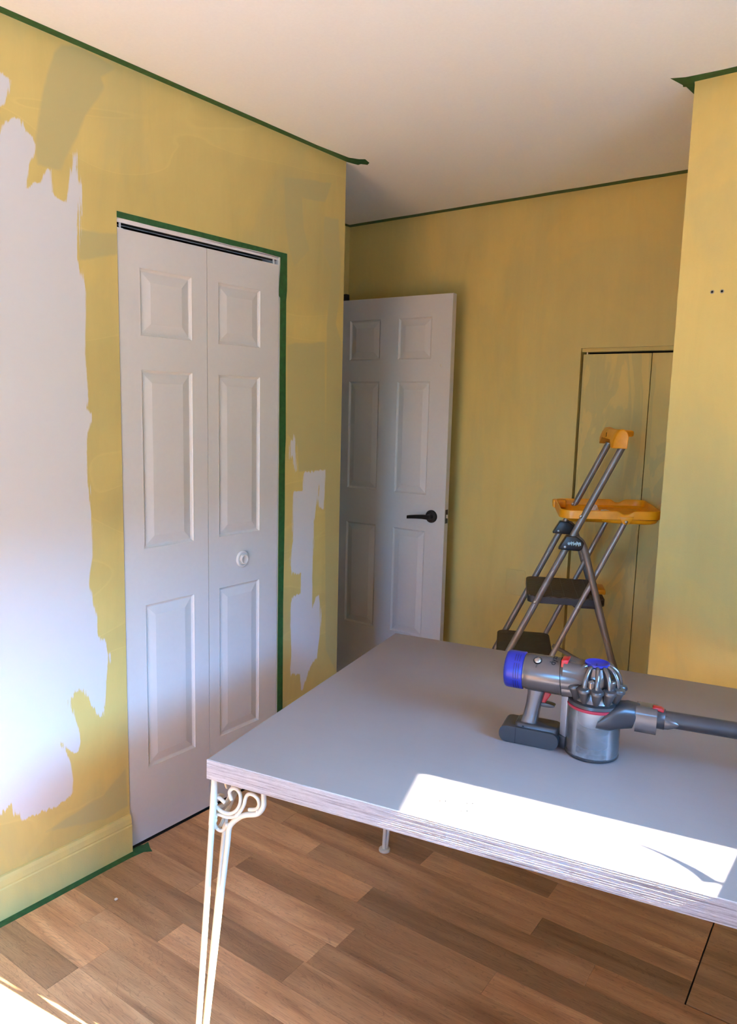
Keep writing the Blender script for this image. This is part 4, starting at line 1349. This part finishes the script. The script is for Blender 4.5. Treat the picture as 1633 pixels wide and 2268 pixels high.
# yellow handle across the top
secs = []
prof_h = [(0.024, 1.349), (0.0235, 1.372), (0.016, 1.398), (0.004, 1.4165), (-0.012, 1.4185), (-0.023, 1.410), (-0.029, 1.392), (-0.026, 1.349)]
secs = []
for y, sc in ((0.020, 0.93), (0.0225, 1.0), (-0.05, 1.0), (-0.10, 0.9), (-LW + 0.10, 0.9), (-LW + 0.05, 1.0), (-LW - 0.0225, 1.0), (-LW - 0.020, 0.93)):
    lift = 0.028 if -LW + 0.04 < y < -0.06 else 0.0
    secs.append([(-0.003 + (x + 0.003) * sc, y, max(1.384 + (z - 1.384) * sc, 1.349 + lift)) for x, z in prof_h])
hand = lp('top_handle', loft_geo(secs), 'orange', bevel=0.003)
lp('handle_hook', prism_geo([(-0.020, 1.389), (-0.064, 1.387), (-0.072, 1.392), (-0.072, 1.408), (-0.066, 1.412), (-0.020, 1.412)], -0.24, -0.14, 'xz'), 'orange', bevel=0.004)
MB().box((0.0175, -0.232, 1.383), (0.0195, -0.2295, 1.399)).box((0.0172, -0.236, 1.397), (0.0192, -0.2255, 1.399)).box((0.0185, -0.236, 1.382), (0.0205, -0.2255, 1.384)).build('molded_mark', M['ink'], lad)
# treads
def tread(name, x0, x1, z, xb, label_latch=False):
    n = 8
    out = []
    loop = [(p[0] + (x0 + x1) / 2, p[1] - LW / 2) for p in rrect((x1 - x0) / 2, LW / 2 - 0.015, 0.030, 5)]
    slab = loft_geo([[(x, y, zz_) for x, y in [((p[0] - (x0 + x1) / 2) * k + (x0 + x1) / 2, (p[1] + LW / 2) * k - LW / 2) for p in loop]] for zz_, k in ((z - 0.030, 0.985), (z - 0.028, 1.0), (z - 0.004, 1.0), (z, 0.975))])
    t = lp(name, slab, 'tread', smooth=35)
    for p in t.data.polygons:
        pass
    t.data.materials.append(M['treadside'])
    for p in t.data.polygons:
        if p.normal.z < 0.5:
            p.material_index = 1
    return t
t2 = tread('tread', 0.006, 0.298, 0.767, 0.13)
t1 = tread('tread', 0.186, 0.408, 0.518, 0.30)
t0 = tread('tread', 0.330, 0.530, 0.268, 0.42)
for w0 in (-0.018, -LW + 0.046):
    MB().add(*prism_geo([(0.1376, 0.744), (0.1179, 0.7277), (0.0277, 0.7284), (0.0085, 0.747)], w0 - 0.022, w0, 'xz')).build('tread_bracket', M['treadside'], t2, bevel=0.002)
lp('tread_latch', prism_geo([(0.045, 0.7675), (-0.004, 0.7675), (-0.004, 0.785), (0.040, 0.787)], -0.21, -0.10, 'xz'), 'orange', parent=t2, bevel=0.003)
for xx in (0.2, 0.155, 0.105, 0.06):
    MB().box((xx, -LW + 0.03, 0.7665), (xx + 0.0022, -0.03, 0.7682)).build('tread_rib', M['treadside'], t2)
# paint tray
TR0, TR1 = -0.175, 0.196
def tray_loop(inset, z_near, z_far, tab=False):
    cx, hx = (TR0 + TR1) / 2, (TR1 - TR0) / 2 - inset
    pts = []
    for px, py in rrect(hx, LW / 2 + 0.004 - inset, 0.045 if not inset > .03 else 0.03, 8):
        y = py - LW / 2
        z = z_near + (z_far - z_near) * (-y / LW)
        pts.append((px + cx, y, z))
    return pts
def notch(loop, depth):
    out = []
    for x, y, z in loop:
        out.append((x, y, z))
    return out
# rim wall built from dense loops so that the notches are real dips in the rim
def dense(inset, z):
    cx, hx, hy = (TR0 + TR1) / 2, (TR1 - TR0) / 2 - inset, LW / 2 + 0.004 - inset
    base = rrect(hx, hy, 0.050 - min(inset, 0.03), 8)
    out = []
    m = len(base)
    for i in range(m):
        a, b = Vector((*base[i], 0)), Vector((*base[(i + 1) % m], 0))
        L = (b - a).length
        k = max(1, int(L / 0.008))
        for j in range(k):
            p = a.lerp(b, j / k)
            out.append((p.x + cx, p.y - LW / 2, z))
    return out
def dip(loop, d):
    res = []
    for x, y, z in loop:
        c = 0
        if y > -0.03:
            c = max(0, 1 - max(0, abs(x + 0.043) - 0.010) / 0.020)
        elif y < -LW + 0.03:
            c = max(0, 1 - max(0, abs(x + 0.062) - 0.008) / 0.020)
        tilt = (x - 0.01) * -0.028
        res.append((x, y, z - d * c + tilt))
    return res
base_n = len(dense(0, 0))
def rs_(loop):
    """resample to base_n points"""
    P = [Vector(p) for p in loop]
    L = [0]
    for i in range(len(P)):
        L.append(L[-1] + (P[(i + 1) % len(P)] - P[i]).length)
    out, k = [], 0
    for i in range(base_n):
        t = L[-1] * i / base_n
        while L[k + 1] < t:
            k += 1
        u = (t - L[k]) / max(1e-9, L[k + 1] - L[k])
        out.append(tuple(P[k].lerp(P[(k + 1) % len(P)], u)))
    return out
levels = [(0.004, 1.082, 0), (0.0, 1.083, 0), (0.0, 1.106, 0.009), (0.0015, 1.113, 0.013), (0.006, 1.115, 0.013), (0.0095, 1.111, 0.012), (0.011, 1.090, 0.0), (0.030, 1.074, 0), (0.040, 1.066, 0)]
secs = [dip(rs_(dense(i_, z_)), d_) for i_, z_, d_ in levels]
g = loft_geo(secs, caps=False)
cap_f = [tuple((len(secs) - 1) * base_n + k for k in range(base_n))]
tray = lp('paint_tray', (g[0], g[1] + cap_f), 'orange', smooth=40)
# deep basin under the back of the tray
lp('tray_basin', loft_geo([[(x * k + cx_, y * k2 - LW / 2, z) for x, y in rrect(hx_, LW / 2 - 0.006, 0.045, 7)] for z, k, k2, cx_, hx_ in ((1.083, 1.0, 1.0, -0.058, 0.110), (1.076, 1.0, 1.0, -0.058, 0.108), (1.069, 0.97, 0.98, -0.058, 0.104), (1.066, 0.92, 0.95, -0.058, 0.100))]), 'orange', parent=tray, smooth=40)
for w0, xo in ((0.0065, -0.045), (-LW - 0.0025, -0.045)):
    lp('tray_lug', prism_geo([(xo + 0.026, 1.094), (xo - 0.026, 1.096), (xo - 0.018, 1.080), (xo - 0.010, 1.068), (xo + 0.010, 1.067), (xo + 0.018, 1.078)], w0 - 0.004, w0, 'xz'), 'orange', parent=tray, bevel=0.001)
lp('tray_lip', prism_geo([(0.150, 1.078), (0.204, 1.076), (0.206, 1.108), (0.150, 1.110)], -LW + 0.006, -LW + 0.060, 'xz'), 'orange', parent=tray, bevel=0.006)
rs2 = random.Random(8)
def rag(name, x, y, z, sx, sy, sz, label):
    V, F = lathe_geo([(0, -0.5), (0.55, -0.42), (0.95, -0.1), (0.9, 0.15), (0.5, 0.4), (0, 0.5)], 12)
    V = [Vector((v.x * sx, v.y * sy, v.z * sz)) * (1 + 0.5 * mnoise.noise(v * 2.1 + Vector((x * 40, y * 9, 0)))) for v in V]
    zmin = min(v.z for v in V)
    o = mesh(name, [(v.x, v.y, v.z - zmin) for v in V], F, M['rag'])
    a = math.radians(207)
    o.location = (LQ.x + x * math.cos(a) - y * math.sin(a), LQ.y + x * math.sin(a) + y * math.cos(a), z)
    o.rotation_euler = (0, 0, a + 0.4)
    tag(o, label, 'paper', 'paper scraps in the ladder tray')
rag('paper_scrap', 0.048, -0.215, 1.0680, 0.022, 0.016, 0.040, 'crumpled pale paper standing up at the left in the yellow tray')
rag('paper_scrap', 0.012, -0.150, 1.0680, 0.030, 0.018, 0.030, 'flat crumpled pale paper scrap lying in the middle of the yellow tray')

# ================================================================== small things
pl = empty('cover_plate', (-1.590, YB, 0.646))
tag(pl, 'blank outlet cover plate painted over in yellow on the back wall', 'cover plate')
pz = [[(x, -d, z) for x, z in rrect(hx, hz, 0.006, 3)] for d, hx, hz in ((0.0, 0.050, 0.0625), (0.003, 0.050, 0.0625), (0.0042, 0.0475, 0.060))]
part('plate_face', loft_geo(pz), M['plate'], pl, smooth=35)
for z in (-0.045, 0.045):
    part('plate_screw', lathe_geo([(0.0035, 0.0038), (0.003, 0.0050), (0, 0.0052)], 12, '-Y', (0, 0, z)), M['plate'], pl)
for x, side in ((-0.589, 'left'), (-0.562, 'right')):
    e = empty('wall_plug', (x, YF, 1.8385))
    tag(e, '%s one of two small plastic plugs set in the right wall' % side, 'wall plug', 'plugs in the right wall')
    part('plug_collar', lathe_geo([(0.0033, 0.0), (0.0033, 0.0014), (0.0048, 0.0018), (0.0056, 0.0012), (0.0058, 0.0)], 18, '-Y'), M['plug'], e)
    part('plug_bore', lathe_geo([(0.0033, 0.0004), (0.0, 0.0004)], 14, '-Y'), M['ink'], e)
cr = mesh('plaster_crumb', *[(lambda g_: ([(v.x * (1 + .3 * mnoise.noise(v * 300)), v.y, v.z) for v in g_[0]], g_[1]))(lathe_geo([(0, 0.0), (0.004, 0.0), (0.0055, 0.002), (0.004, 0.0045), (0, 0.005)], 9))][0], M['crumb'])
cr.location = (-1.818, 1.178, 0.0002)
tag(cr, 'tiny pale plaster crumb on the floor near the green tape', 'crumb')
